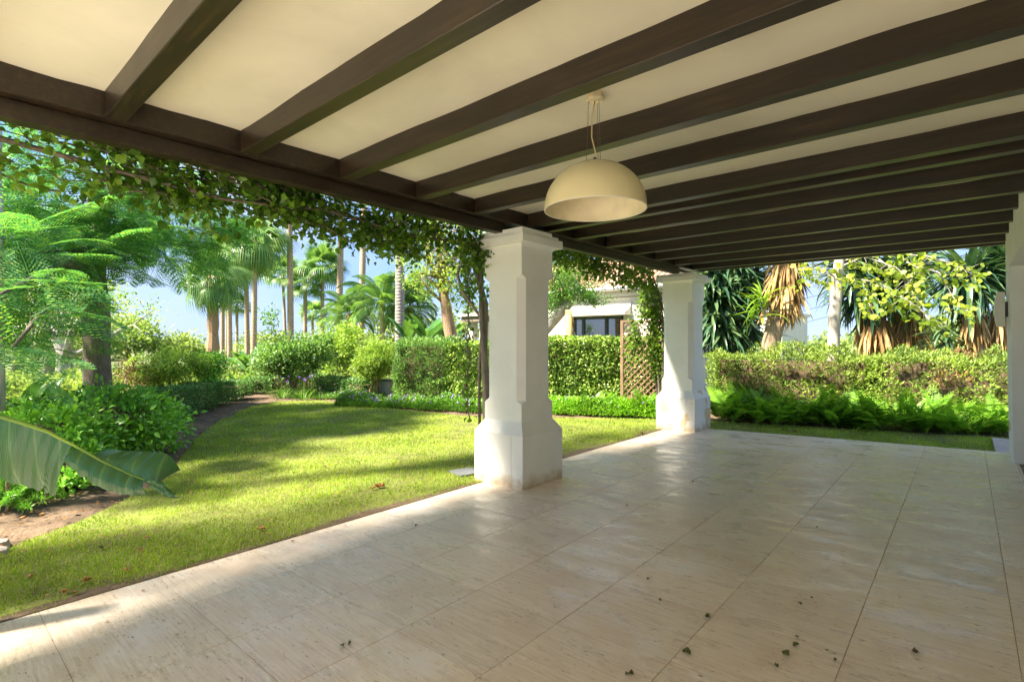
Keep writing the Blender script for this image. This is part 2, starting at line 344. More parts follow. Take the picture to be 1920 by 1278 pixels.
class TR:
    """triangle soup built with numpy (foliage)"""
    def __init__(s): s.V = []; s.F = []; s.n = 0
    def add(s, V, F):
        s.V.append(V.reshape(-1, 3)); s.F.append(F.reshape(-1, 3) + s.n); s.n += len(s.V[-1])
    def scatter(s, P, A, Nn, sc, T):
        tv, tf = T; n = len(P)
        if n == 0: return s
        A = A / np.linalg.norm(A, axis=1, keepdims=True); X = np.cross(A, Nn); X /= np.linalg.norm(X, axis=1, keepdims=True) + 1e-9; Z = np.cross(X, A)
        sc = np.broadcast_to(np.asarray(sc, float), (n,))[:, None, None]
        V = P[:, None, :] + sc * (tv[None, :, 0:1] * X[:, None, :] + tv[None, :, 1:2] * A[:, None, :] + tv[None, :, 2:3] * Z[:, None, :])
        F = (tf[None] + (np.arange(n) * len(tv))[:, None, None]); s.add(V, F); return s
    def mesh(s, name, m, off=(0, 0, 0)):
        V = np.concatenate(s.V) - np.array(off)[None]; F = np.concatenate(s.F)
        me = bpy.data.meshes.new(name); me.vertices.add(len(V)); me.vertices.foreach_set('co', V.astype(np.float32).ravel())
        me.loops.add(F.size); me.loops.foreach_set('vertex_index', F.astype(np.int32).ravel())
        me.polygons.add(len(F)); me.polygons.foreach_set('loop_start', np.arange(0, F.size, 3, dtype=np.int32))
        me.update(calc_edges=True); me.materials.append(M[m] if isinstance(m, str) else m); return me
    def build(s, name, m, parent=None, kind=None):
        me = s.mesh(name, m, world_loc(parent)); o = bpy.data.objects.new(name, me); COL.objects.link(o)
        if parent: o.parent = parent
        if kind: o['kind'] = kind
        return o
T2 = lambda w=.3, h=.08: (np.array([(0, 0, 0), (-w, .45, h), (0, 1, 0), (w, .45, h)], float), np.array([(0, 3, 2), (0, 2, 1)]))
def TO(w=.4, fold=.1, curl=-.15):          # ovate leaf, six triangles
    v = [(0, 0, 0), (-w * .75, .22, fold), (-w, .5, fold * 1.2), (0, 1, curl), (w, .5, fold * 1.2), (w * .75, .22, fold), (0, .5, 0)]
    return np.array(v, float), np.array([(0, 6, 1), (1, 6, 2), (2, 6, 3), (3, 6, 4), (4, 6, 5), (5, 6, 0)])
def TB(w=.05, droop=.2, seg=3, fold=.3):   # sword blade
    v = []; f = []
    for i in range(seg + 1):
        t = i / seg; ww = w * (1 - t ** 2.2) if i else w * .6
        y = math.sin(t * (1.2 if droop > .4 else 1)) / (math.sin(1.2) if droop > .4 else math.sin(1)); z = -droop * t * t
        v += [(-ww, y, z + ww * fold), (0, y, z), (ww, y, z + ww * fold)]
    for i in range(seg):
        a = i * 3; f += [(a, a + 1, a + 4), (a, a + 4, a + 3), (a + 1, a + 2, a + 5), (a + 1, a + 5, a + 4)]
    return np.array(v, float), np.array(f)
def rdir(n, up=0., out=None):
    a = rng.normal(size=(n, 3)); a /= np.linalg.norm(a, axis=1, keepdims=True)
    if out is not None: a = a + out
    a[:, 2] += up; return a / (np.linalg.norm(a, axis=1, keepdims=True) + 1e-9)
def thing(name, loc, label, cat, group=None, kind=None):
    o = bpy.data.objects.new(name, None); COL.objects.link(o); o.location = loc; o.empty_display_size = .2
    o['label'] = label; o['category'] = cat
    if group: o['group'] = group
    if kind: o['kind'] = kind
    return o
def tag(o, label=None, cat=None, group=None, kind=None):
    if label: o['label'] = label
    if cat: o['category'] = cat
    if group: o['group'] = group
    if kind: o['kind'] = kind
    return o
def inst(name, me, parent, pos, axis=None, normal=(0, 0, 1), scale=1., mtx=None, kind=None):
    """one object with shared mesh; mesh's +Y points along axis"""
    o = bpy.data.objects.new(name, me); COL.objects.link(o)
    if parent: o.parent = parent
    p = Vector(pos) - world_loc(parent)
    if mtx is None:
        A = Vector(axis).normalized(); X = A.cross(Vector(normal))
        if X.length < 1e-4: X = A.orthogonal()
        X.normalize(); Z = X.cross(A)
        mtx = Matrix((X, A, Z)).transposed()
    if not hasattr(scale, '__len__'): scale = (scale,) * 3
    o.matrix_basis = Matrix.Translation(p) @ mtx.to_4x4() @ Matrix.Diagonal((*scale, 1))
    return o
def sheet(name, poly, z, m, h=0.0):
    mb = MB()
    if h: mb.prism(poly, z - h, z)
    else: mb.add([(*p, z) for p in poly], [tuple(range(len(poly)))])
    return mb.build(name, m)
def inpoly(P, poly):
    x, y = P[:, 0], P[:, 1]; c = np.zeros(len(P), bool); n = len(poly)
    for i in range(n):
        x0, y0 = poly[i]; x1, y1 = poly[(i + 1) % n]
        if y0 == y1: continue
        c ^= ((y0 > y) != (y1 > y)) & (x < (x1 - x0) * (y - y0) / (y1 - y0) + x0)
    return c

# ------------------------------------------------------------ ground, lawn
g = 600
go = MB()
gn = 60; gv = []; 
ext = [-1500, -600, -250, -120, -80] + list(np.linspace(-60, 60, 61)) + [80, 120, 250, 600, 1500]
for yy in ext:
    for xx in ext:
        d = math.hypot(xx, yy); z = LZ - .03
        if -22 < xx < 6 and -5 < yy < 16: z += 0
        elif d > 30: z += .6 * mnoise.noise((xx * .03, yy * .03, 0)) - (d - 30) * .004
        gv.append((xx, yy, z))
L_ = len(ext)
go.add(gv, [(j * L_ + i, j * L_ + i + 1, (j + 1) * L_ + i + 1, (j + 1) * L_ + i) for j in range(L_ - 1) for i in range(L_ - 1)])
go.build('ground', 'ground', kind='structure')
LAWN = [(-4.066, -3), (-4.066, 9.3), (-3.77, 9.3), (-3.6, 9.27), (.50, 9.27), (.50, 11.7), (.335, 11.6), (-1.3, 11.05), (-3.77, 10.27), (-4.7, 9.85), (-6.34, 8.65), (-7.54, 7.7), (-9.63, 7.36), (-11.7, 7.15), (-12.9, 7.05), (-13.5, 6.2), (-13.0, 5.35), (-11.3, 4.05), (-9.6, 3.1), (-8.2, 2.45), (-7.15, 2.05), (-6.45, 1.5), (-5.85, .95), (-5.6, .6), (-5.3, .3), (-5.15, -1), (-5.1, -3)]
def wig(poly, k=.07, step=.35):
    o = []
    for i, p in enumerate(poly):
        q = poly[(i + 1) % len(poly)]; L = math.dist(p, q); n = max(1, int(L / step)) if i > 8 else 1
        for j in range(n):
            t = j / n; x = p[0] + (q[0] - p[0]) * t; y = p[1] + (q[1] - p[1]) * t
            if n > 1: x += k * mnoise.noise((x * 2, y * 2, 3)); y += k * mnoise.noise((x * 2, y * 2, 9))
            o.append((x, y))
    return o
LW = wig(LAWN)
sheet('lawn', LW, LZ + .004, 'lawn')['kind'] = 'structure'
# planting bed soil: a relief sheet around the lawn
def soil_patch(name, x0, x1, y0, y1, st=.12):
    mb = MB(); nx = int((x1 - x0) / st) + 1; ny = int((y1 - y0) / st) + 1
    v = [(x0 + i * st, y0 + j * st, LZ - .012 + .03 * mnoise.noise((i * st * 3, j * st * 3, 1)) + .015 * mnoise.noise((i * st * 9, j * st * 9, 4))) for j in range(ny) for i in range(nx)]
    P = np.array(v); ins = inpoly(P, LAWN)
    for i in range(len(v)):
        if ins[i]: v[i] = (v[i][0], v[i][1], LZ - .05)
    f = [(j * nx + i, j * nx + i + 1, (j + 1) * nx + i + 1, (j + 1) * nx + i) for j in range(ny - 1) for i in range(nx - 1)]
    return mb.add(v, f).build(name, 'soil', kind='structure')
soil_patch('planting_bed', -16.5, -4.2, -3, 9.5)
soil_patch('planting_bed', -4.8, 3.5, 9.6, 14)
# bare soil fringe where the lawn thins out along the terrace
fv = []; ff = []; kk = 0
for j in range(240):
    y = -2.6 + j * .05; w = .07 + .1 * max(0, mnoise.noise((y * .9, 3, 1)) + .35) + .03 * mnoise.noise((y * 6, 1, 4))
    if y > 9.2: break
    fv += [(-4.064, y, LZ + .012), (-4.064 - w, y, LZ + .0055)]
    if j: ff.append((kk, kk + 1, kk + 3, kk + 2)); kk += 2
MB().add(fv, ff).build('soil_fringe', 'soil', kind='structure')
# grass blades
def grass():
    n = 520000
    r = np.sqrt(rng.random(n)) ; D = 1.5 + 12.8 * rng.random(n) ** 1.35; px = rng.uniform(-60, 1940, n)
    rr = (px - 960) / 976; c, s = math.cos(TH), math.sin(TH)
    P = np.stack([(-s + rr * c) * D, (c + rr * s) * D, np.full(n, LZ + .002)], 1)
    ok = inpoly(P, LW)
    edge = (P[:, 0] > -4.25) & (P[:, 1] < 9); thin = np.array([mnoise.noise((p[0] * 1.1, p[1] * 1.1, 0)) + .5 * mnoise.noise((p[0] * 5, p[1] * 5, 7)) for p in P])
    ok &= (thin + rng.random(n) * .9 > np.where(edge, .35, -.12))
    ok &= ~((P[:, 0] > -.9) & (P[:, 1] > 9.2) & (P[:, 1] < 9.75) & (rng.random(n) < .75))
    P = P[ok]; D = D[ok]; th = thin[ok]; n = len(P)
    A = rdir(n); A[:, 2] = np.abs(A[:, 2]) + .9
    sc = rng.uniform(.018, .042, n) * (1 + .25 * th)
    T = (np.array([(-.09, 0, 0), (.09, 0, 0), (0, 1, .15)], float), np.array([(0, 1, 2)]))
    big = np.clip(D / 4.5, 1, 2.6)
    dry = rng.random(n) < .14 + .3 * np.clip(-th, 0, 1)
    for m_, sel, nm in (('grass', ~dry, 'grass'), ('grass2', dry, 'dry_grass')):
        q = TR(); k = sel.sum()
        Tn = np.array([(-.09, 0, 0), (.09, 0, 0), (0, 1, .15)], float)
        A_ = A[sel] / np.linalg.norm(A[sel], axis=1, keepdims=True); X = np.cross(A_, rdir(k)); X /= np.linalg.norm(X, axis=1, keepdims=True)
        w = (.085 * sc[sel] * big[sel])[:, None]; Pk = P[sel]
        V = np.stack([Pk - X * w, Pk + X * w, Pk + A_ * sc[sel][:, None]], 1)
        q.add(V, np.arange(k * 3).reshape(k, 3))
        o = q.build(nm, m_); tag(o, 'short green lawn grass covering the garden beside the terrace' if nm == 'grass' else 'dry straw coloured blades mixed into the lawn', 'grass', kind='stuff')
grass()

# ------------------------------------------------------------ terrace of travertine tiles (drains towards the lawn)
SL = 0.0303
ter = MB().box(-4.062, .78, -2.6, 9.262, -.06, -.0045).build('terrace_floor', 'grout', kind='structure')
ter.rotation_euler = (0, -math.atan(SL), 0)
xs = [-4.07 + .607 * i for i in range(8)] + [.80]; xs[7] = .18; ys = [.471 + .5957 * k for k in range(-5, 15)] + [9.27]
meshes = {}
for i in range(len(xs) - 1):
    for j in range(len(ys) - 1):
        w = round(xs[i + 1] - xs[i] - .0032, 4); h = round(ys[j + 1] - ys[j] - .0032, 4)
        if (w, h) not in meshes:
            mb = MB().bbox(-w / 2, w / 2, -h / 2, h / 2, -.02, 0, .0014); o = mb.build('tile', 'trav'); meshes[(w, h)] = o.data; bpy.data.objects.remove(o)
        o = bpy.data.objects.new('tile', meshes[(w, h)]); COL.objects.link(o); o.parent = ter
        o.location = ((xs[i] + xs[i + 1]) / 2, (ys[j] + ys[j + 1]) / 2, random.uniform(-.0004, .0004)); 
        if random.random() < .5: o.rotation_euler = (0, 0, math.pi)
MB().box(-4.066, -4.0, -2.6, 9.26, -.4, -.15).box(-4.0, .8, 9.2, 9.262, -.4, -.12).build('terrace_footing', 'palestone', kind='structure')

# ------------------------------------------------------------ roof
roof = thing('porch_roof', (-1.7, 3.5, 2.63), 'dark brown beamed porch roof with cream ceiling over the terrace', 'roof')
MB().box(-3.95, 1.0, -2.6, 9.66, 2.93, 3.12).build('roof_slab', 'plaster', roof)
MB().box(-4.72, -3.951, -2.6, 9.9, 2.96, 3.10).build('eave', 'plaster', roof)  # unseen overhang added to keep sun off the terrace edge
RY = [-1.48, -.74, .0, .76, 1.5, 2.24, 2.995, 3.735, 4.58, 4.905, 5.48, 6.24, 6.98, 7.73, 8.47, 9.2, 9.52]
bays = [-2.6] + RY + [9.6]
for a, b in zip(bays[:-1], bays[1:]):       # ceiling panels with slightly wavy plaster between rafters
    if b - a < .2: continue
    nx, ny = 24, 6; v = []
    for j in range(ny + 1):
        for i in range(nx + 1):
            x = -3.76 + i * (4.3 / nx); y = a + (b - a) * j / ny
            v.append((x, y, 2.876 + .011 * mnoise.noise((x * 1.7, y * 3, a)) + (.004 * mnoise.noise((x * 6, y * 5, a)))))
    MB().add(v, [(j * (nx + 1) + i, (j + 1) * (nx + 1) + i, (j + 1) * (nx + 1) + i + 1, j * (nx + 1) + i + 1) for j in range(ny) for i in range(nx)]).build('ceiling_panel', 'ceil', roof, smooth=True)
for y in RY:
    w = .05 if y not in (4.58, 5.48) else .055
    r = MB().bbox(-3.712, .395 if y > 6.5 else .42, y - w, y + w, 2.728 + random.uniform(-.002, .002), 2.95, .004).build('rafter', 'wood', roof)
MB().bbox(-3.86, -3.714, -2.6, 9.6, 2.729, 2.93, .004).build('edge_beam', 'wood', roof)
MB().bbox(-3.905, -3.80, -2.6, 4.25, 2.627, 2.727, .004).build('lower_beam', 'wood', roof)
MB().bbox(-3.905, -3.80, 4.8, 8.83, 2.627, 2.727, .004).build('lower_beam', 'wood', roof)
MB().bbox(-3.99, -3.907, -2.6, 9.66, 2.70, 2.93, .004).build('outer_fascia', 'wood', roof)

MB().box(-5.2, 14, -16, -2.61, -.25, -.135).build('rear_paving', 'pale_paving', kind='structure')  # unseen pale paving added behind the viewpoint to bounce sunlight onto the ceiling
# ------------------------------------------------------------ columns
def column(cx, cy, label, plinth, grp):
    t = thing('column', (cx, cy, -.13), label, 'column', grp)
    def sq(a): return [(cx - a, cy - a), (cx + a, cy - a), (cx + a, cy + a), (cx - a, cy + a)]
    zb = -.125
    def oct_(a, c): return [(cx - a + c, cy - a), (cx + a - c, cy - a), (cx + a, cy - a + c), (cx + a, cy + a - c), (cx + a - c, cy + a), (cx - a + c, cy + a), (cx - a, cy + a - c), (cx - a, cy - a + c)]
    p = MB().bbox(cx - .27, cx + .27, cy - .355, cy - .3, zb - .1, .45, .005); p = MB()
    # plinth from a core and thin facing slabs, so the joints near the corners are real grooves
    p.box(cx - .349, cx + .349, cy - .349, cy + .349, zb - .12, .447)
    for sx in (0, 1):
        for (a0, a1) in ((-.355, -.232), (-.229, .197), (.200, .355)):
            if sx == 0:
                p.bbox(cx + a0, cx + a1, cy - .355, cy - .351, zb - .12, .45, .001)
                p.bbox(cx + a0, cx + a1, cy + .351, cy + .355, zb - .12, .45, .001)
    p.bbox(cx + .3505, cx + .355, cy - .3505, cy + .3505, zb - .12, .45, .001)
    p.bbox(cx - .355, cx - .3505, cy - .3505, cy + .3505, zb - .12, .45, .001)
    p.build('plinth', plinth, t)
    MB().prism(sq(.352), .4505, .575, sq(.272)).build('plinth_slope', plinth, t)
    a = .272; s = MB()
    z1, z2 = .765, 2.145
    def ring(c): return oct_(a, max(c, .0005))
    lv = [(.5755, .0005), (.765, .0005), (.805, .072), (2.125, .072), (2.165, .0005), (2.47, .0005)]
    V = []; 
    for z, c in lv: V += [(*q, z) for q in ring(c)]
    F = [tuple(range(7, -1, -1)), tuple(range(len(V) - 8, len(V)))]
    for i in range(len(lv) - 1):
        for k in range(8): F.append((i * 8 + k, i * 8 + (k + 1) % 8, (i + 1) * 8 + (k + 1) % 8, (i + 1) * 8 + k))
    s.add(V, F).build('shaft', 'plaster', t)
    MB().prism(sq(.276), 2.4705, 2.497, sq(.30)).build('cap_moulding', 'plaster', t)
    MB().bbox(cx - .36, cx + .36, cy - .36, cy + .36, 2.4975, 2.587, .005).build('cap', 'plaster', t)
    MB().bbox(cx - .325, cx + .325, cy - .325, cy + .325, 2.5875, 2.6255, .004).bbox(cx - .325, cx + .325, cy - .325, cy + .2, 2.6256, 2.655 if cy < 6 else 2.6257, .002).build('cap_block', 'plaster', t)
    return t
column(-3.845, 4.52, 'nearer white plaster column with dark vine stems behind its left edge', 'plinth', 'white porch columns')
column(-3.845, 9.1, 'farther white plaster column with peeling cream patches on its plinth', 'plinth2', 'white porch columns')

# ------------------------------------------------------------ house wall at the right
wall = MB()
def wallprism(y0, y1):
    v = []
    for y in (y0, y1): v += [(.418, y, -.15), (.375, y, 2.93), (.9, y, 2.93), (.9, y, -.15)]
    return v
wall.add(wallprism(8.4, 9.27), [(0, 1, 2, 3), (4, 7, 6, 5), (0, 4, 5, 1), (1, 5, 6, 2), (2, 6, 7, 3), (3, 7, 4, 0)])
hw = wall.build('house_wall', 'plaster', kind='structure')
MB().box(.3755, .9, -2.6, 8.399, 2.32, 2.93).build('upper_wall', 'plaster', hw)
MB().box(.9005, 1.2, -2.6, 9.27, -.15, 2.93).build('inner_wall', 'plaster', hw)
MB().box(.43, .9, -2.6, -.6, -.15, 2.319).build('pier', 'plaster', hw)
MB().bbox(.425, .462, -.6, 8.398, -.02, .03, .003).build('threshold', 'palestone', hw)
MB().box(.465, .9, -.6, 8.398, -.05, .028).build('opening_floor', 'brownfloor', hw)
sp = thing('wall_speaker', (.37, 8.95, 1.85), 'off-white wall speaker high on the house wall by the garden opening', 'speaker')
pr = []
for i in range(9): 
    t_ = i / 8; z = 1.63 + .43 * t_; pr.append((.262 + .028 * (2 * t_ - 1) ** 2, z))
v = []; 
for y in (8.86, 9.06): v += [(x, y, z) for x, z in pr] + [(.36, y, 2.06), (.36, y, 1.63)]
n_ = len(pr) + 2
MB().add(v, [tuple(range(n_ - 1, -1, -1)), tuple(range(n_, 2 * n_))] + [(i, (i + 1) % n_, n_ + (i + 1) % n_, n_ + i) for i in range(n_)]).build('cabinet', 'spk', sp)
MB().box(.36, .3995, 8.92, 9.0, 1.75, 1.94).build('bracket', 'dark', sp)
sk = thing('socket_plate', (.40, 8.95, .35), 'small cream socket plate low on the house wall', 'socket')
MB().bbox(.40, .413, 8.93, 9.03, .33, .44, .002).build('plate', 'lamp', sk)
pv = MB().bbox(.30, 1.6, 9.275, 10.15, -.2, -.06, .005).build('paving', 'edging', kind='structure')
MB().bbox(.30, 1.6, 10.155, 11.1, -.2, -.06, .005).build('paving', 'edging', kind='structure')

# ------------------------------------------------------------ pendant lamp
LC = (-1.61, 2.57)
lp = thing('pendant_lamp', (*LC, 2.87), 'cream domed pendant lamp hanging from the ceiling between two rafters', 'lamp')
pr = []; Rr = .291; Hh = .272; z0 = 2.205
for i in range(0, 17): a = i / 16 * math.pi / 2; pr.append((Rr * math.cos(a) + .0001, Hh * math.sin(a) ** .95 if a else 0))
MB().lathe(pr, (*LC, z0)).build('shade', 'lamp', lp, smooth=True)
MB().lathe([(r * .985 if r > .01 else r, z * .975 - .0005) for r, z in pr][::-1], (*LC, z0)).build('shade_lining', 'lampin', lp, smooth=True)
MB().lathe([(.2866, -.0045), (.2915, -.0045), (.2915, 0), (.2866, 0)], (*LC, z0)).build('rim', 'spk', lp)
MB().lathe([(0.0001, -.045), (.045, -.045), (.051, -.038), (.051, -.03), (.046, -.028), (.046, 0)], (*LC, 2.872), 32).build('ceiling_cup', 'lampcap', lp, smooth=False)
for ang in (100, 220, 340):
    a = R(ang); MB().tube([(LC[0] + .036 * math.cos(a), LC[1] + .036 * math.sin(a), 2.83), (LC[0] + .05 * math.cos(a), LC[1] + .05 * math.sin(a), z0 + Hh - .01)], .0014, 5).build('suspension_wire', 'steel', lp)
MB().tube([(LC[0], LC[1], 2.83), (LC[0] - .012, LC[1] - .012, 2.74), (LC[0] - .014, LC[1] - .012, 2.62), (LC[0] + .004, LC[1], 2.53), (LC[0], LC[1], 2.475)], .0038, 6).build('power_cable', 'cable', lp, smooth=True)
MB().lathe([(.0001, .03), (.009, .03), (.011, 0)], (LC[0], LC[1], z0 + Hh - .004), 12).build('cable_grip', 'dark', lp)
bulb = MB().lathe([(.0001, -.09), (.02, -.08), (.03, -.055), (.025, -.03), (.014, 0), (.014, .05), (.0001, .05)], (LC[0], LC[1], z0 + .2), 16).build('bulb', 'spk', lp, smooth=True)

# ------------------------------------------------------------ foliage builders
def core(mb_pts): pass
def crown_pts(ells, nclump, per, spread, shell=.55):
    P = []; O = []
    w = np.array([e[1][0] * e[1][1] * e[1][2] for e in ells]) ** .67; w = w / w.sum()
    cl = []
    for (c, r), ww in zip(ells, w):
        k = max(1, int(nclump * ww)); d = rng.normal(size=(k, 3)); d /= np.linalg.norm(d, axis=1, keepdims=True)
        rad = (shell + (1 - shell) * rng.random(k)) * rng.uniform(.82, 1.1, k)
        cp = np.array(c)[None] + d * np.array(r)[None] * rad[:, None]; cl.append(cp)
        m = (rng.uniform(.4, 1.6, k) * per).astype(int)
        idx = np.repeat(np.arange(k), m); q = rng.normal(size=(len(idx), 3)) * spread * rng.uniform(.6, 1.3, k)[idx][:, None] * np.array([1, 1, .75])
        P.append(cp[idx] + q); O.append(d[idx] * .5 + q / spread * .4)
    return np.concatenate(P), np.concatenate(O), np.concatenate(cl)
def tree(name, base, trunk, rad, ells, m, bark, label, cat='tree', group=None, nclump=90, per=60, size=.06, T=None, spread=.13, limbs=14, up=.1, shell=.55, n=8, extra=None):
    t = thing(name, base, label, cat, group)
    P, O, cl = crown_pts(ells, nclump, per, spread, shell)
    mb = MB()
    if trunk:
        for tk, rd in zip(trunk, rad): mb.tube(tk, rd, n)
        tops = [Vector(tk[-1]) for tk in trunk]; mids = [Vector(tk[int(len(tk) * .6)]) for tk in trunk]
        for k in range(limbs):
            c = Vector(cl[random.randrange(len(cl))]); i = min(range(len(tops)), key=lambda q: (tops[q] - c).length); a = mids[i].lerp(tops[i], random.random())
            md = a.lerp(c, .5) + Vector((random.uniform(-.1, .1), random.uniform(-.1, .1), random.uniform(-.05, .1))) * (c - a).length
            r0 = rad[i][-1] * random.uniform(.45, .8); mb.tube([a, md, c], [r0, r0 * .6, r0 * .25], 5)
            for _ in range(2):
                c2 = Vector(cl[random.randrange(len(cl))])
                if (c2 - md).length < (c - a).length * .9: mb.tube([md, md.lerp(c2, .5) + Vector((0, 0, .04)), c2], [r0 * .5, r0 * .3, r0 * .15], 4)
        mb.build('trunk', bark, t, smooth=True)
    A = rdir(len(P), up, O * .8); Nn = rdir(len(P), 1.2)
    o = TR().scatter(P, A, Nn, size * rng.uniform(.6, 1.3, len(P)), T or T2()).build('crown', m, t)
    if extra: extra(t, P, O)
    return t
def hedge(name, pts, width, z0, z1, m, label, cat='hedge', group=None, dens=900, size=.05, T=None, rough=.09, topd=1., bottom=.05, rust=None, up=.1, parts=None):
    """clipped hedge following a ground polyline"""
    base = Vector((*pts[0], LZ)); t = thing(name, base, label, cat, group)
    P = []; O = []; mb = MB(); L = 0
    for (a, b) in zip(pts[:-1], pts[1:]):
        a = np.array(a, float); b = np.array(b, float); d = b - a; ln = np.linalg.norm(d); d /= ln; nn = np.array([d[1], -d[0]])
        H = z1 - z0; zc0, zc1 = z0 + .06, z1 - .13; w = width / 2 - .13
        q = [a + nn * w + d * .13, a - nn * w + d * .13, b - nn * w - d * .13, b + nn * w - d * .13]; mb.prism([tuple(x) for x in q][::-1], zc0, zc1)
        for side in (1, -1, 0, 2, 3):
            if side in (1, -1): area = ln * H
            elif side == 0: area = ln * width * topd
            else: area = width * H
            k = int(area * dens * 1.0); u = rng.random(k) * ln; v = rng.random(k)
            if side in (1, -1):
                xy = a[None] + d[None] * u[:, None] + nn[None] * side * width / 2; z = z0 + v * H; o = np.tile([nn[0] * side, nn[1] * side, .2], (k, 1))
            elif side == 0:
                xy = a[None] + d[None] * u[:, None] + nn[None] * ((v - .5) * width)[:, None]; z = np.full(k, z1); o = np.tile([0, 0, 1.], (k, 1))
            else:
                e = a if side == 2 else b; sg = -1 if side == 2 else 1
                xy = e[None] + nn[None] * ((rng.random(k) - .5) * width)[:, None]; z = z0 + v * H; o = np.tile([d[0] * sg, d[1] * sg, .2], (k, 1))
            p = np.concatenate([xy, z[:, None]], 1)
            bumpy = np.array([mnoise.noise((x[0] * 2.2, x[1] * 2.2, x[2] * 2.2)) + .5 * mnoise.noise((x[0] * 6, x[1] * 6, x[2] * 6)) for x in p])
            off = rough * bumpy - np.abs(rng.normal(size=k)) * .055 + .01
            p += o * off[:, None]; P.append(p); O.append(o)
    mb.build('twigs', 'soil', t)
    P = np.concatenate(P); O = np.concatenate(O)
    keep = P[:, 2] > z0 + bottom * rng.random(len(P)); P, O = P[keep], O[keep]
    A = rdir(len(P), up, O * .9); Nn = rdir(len(P), .3, O * 1.2); sc = size * rng.uniform(.6, 1.35, len(P)); TT = T or T2()
    if parts:
        cp = np.array([0, 0, CAMZ]); near = np.argsort(np.linalg.norm(P - cp, axis=1)); front = near[:int(len(P) * .4)]; pick = rng.choice(front, 300, replace=False)
        me = TR().scatter(np.zeros((1, 3)), np.array([[0, 1., 0]]), np.array([[0, 0, 1.]]), 1., TT).mesh('leaf', m)
        for i in pick: inst('leaf', me, t, P[i], A[i], Nn[i], float(sc[i]))
        k = np.ones(len(P), bool); k[pick] = False; P, A, Nn, sc, O = P[k], A[k], Nn[k], sc[k], O[k]
    if rust:
        h = np.array([mnoise.noise((x[0] * 1.3, x[1] * 1.3, x[2] * 1.6 + 5)) for x in P]) + rng.normal(size=len(P)) * .12; rs = h > rust
        if rs.any(): TR().scatter(P[rs], A[rs], Nn[rs], sc[rs], TT).build('brown_leaves', 'rust', t, kind='stuff')
        P, A, Nn, sc = P[~rs], A[~rs], Nn[~rs], sc[~rs]
    TR().scatter(P, A, Nn, sc, TT).build('foliage', m, t, kind='stuff')
    return t
xy = lambda v: (v.x, v.y)

# ------------------------------------------------------------ left side planting
# fresh green bush, large leaves
def bigbush():
    c = gnd(178, 6.9); c2 = gnd(60, 6.0)
    t = thing('bush', (c.x, c.y, LZ), 'bright green broad-leaved bush left of the lawn behind the hanging banana leaf', 'bush')
    ells = [((c.x, c.y, .30), (.86, .8, .50)), ((c2.x, c2.y, .22), (.8, .75, .48)), ((*xy(gnd(265, 7.4)), .28), (.5, .6, .42)), ((*xy(gnd(110, 5.6)), .0), (.5, .45, .3))]
    P, O, cl = crown_pts(ells, 420, 30, .085, .8)
    ok = P[:, 2] > LZ + .03; P, O = P[ok], O[ok]
    A = rdir(len(P), .25, O * 1.1); Nn = rdir(len(P), 1.0, O * .5); sc = .085 * rng.uniform(.6, 1.3, len(P)); T = TO(.24, .06, -.08)
    pick = rng.choice(np.argsort(P @ np.array([.65, -.75, .4]))[-3500:], 300, replace=False)
    me = TR().scatter(np.zeros((1, 3)), np.array([[0, 1., 0]]), np.array([[0, 0, 1.]]), 1., T).mesh('leaf', 'bush')
    for i in pick: inst('leaf', me, t, P[i], A[i], Nn[i], float(sc[i] * 1.1))
    k = np.ones(len(P), bool); k[pick] = False
    TR().scatter(P[k], A[k], Nn[k], sc[k], T).build('foliage', 'bush', t, kind='stuff')
    mb = MB()
    for i in range(26):
        e = cl[random.randrange(len(cl))]; b0 = Vector((c.x + random.uniform(-.25, .25), c.y + random.uniform(-.25, .25), LZ - .03)) if i % 2 else Vector((c2.x + random.uniform(-.25, .25), c2.y + random.uniform(-.25, .25), LZ - .03))
        mb.tube([b0, b0.lerp(Vector(e), .5) + Vector((0, 0, .06)), e], [.012, .008, .004], 5)
    for e in ells: mb.lathe([(.0001, -e[1][2] * .55), (e[1][0] * .5, -e[1][2] * .3), (e[1][0] * .55, .1), (e[1][0] * .3, e[1][2] * .5), (.0001, e[1][2] * .55)], e[0], 10)
    mb.build('twigs', 'soil', t)
bigbush()
def feather_clump(px, D, label, nf=34, h=.42, m='bush', name='fine_leaved_shrub'):
    c = gnd(px, D); t = thing(name, c, label, 'shrub')
    for k in range(nf):
        a = random.uniform(0, 6.28); d = Vector((math.cos(a), math.sin(a), random.uniform(.4, 1.6))).normalized(); L = h * random.uniform(.7, 1.2)
        pth = [c + d * L * s_ - Vector((0, 0, 1)) * .12 * s_ ** 2 for s_ in (.05, .4, .7, 1)]
        mb = MB(); mb.tube(pth, [.004, .003, .002, .001], 4)
        n = 90; s_ = rng.uniform(.25, 1, n); P = np.array([list(c + d * L * q - Vector((0, 0, 1)) * .12 * q ** 2) for q in s_])
        A = rdir(n, .1, np.tile(np.array(d), (n, 1)) * .6); tr = TR().scatter(P, A, rdir(n, .5), .06 * rng.uniform(.6, 1.2, n), T2(.09, .0))
        o = tr.build('sprig', m, t)
feather_clump(25, 4.95, 'soft fine-leaved shrub low at the left edge below the banana leaf', 46, .52)
feather_clump(130, 5.6, 'small soft shrub at the foot of the bright green bush', 22, .3)
mb = MB(); 
b0 = gnd(12, 4.85); t = thing('bare_stem', b0, 'short twisted brown stem at the far left edge of the bed', 'stem')
mb.tube([b0 + Vector((0, 0, -.03)), b0 + Vector((.01, .02, .08)), b0 + Vector((-.02, .01, .16)), b0 + Vector((.015, .0, .27))], [.02, .016, .014, .01], 7).tube([b0 + Vector((-.02, .01, .16)), b0 + Vector((-.07, .03, .25))], [.009, .005], 5).build('wood', 'barkbrown', t, smooth=True)

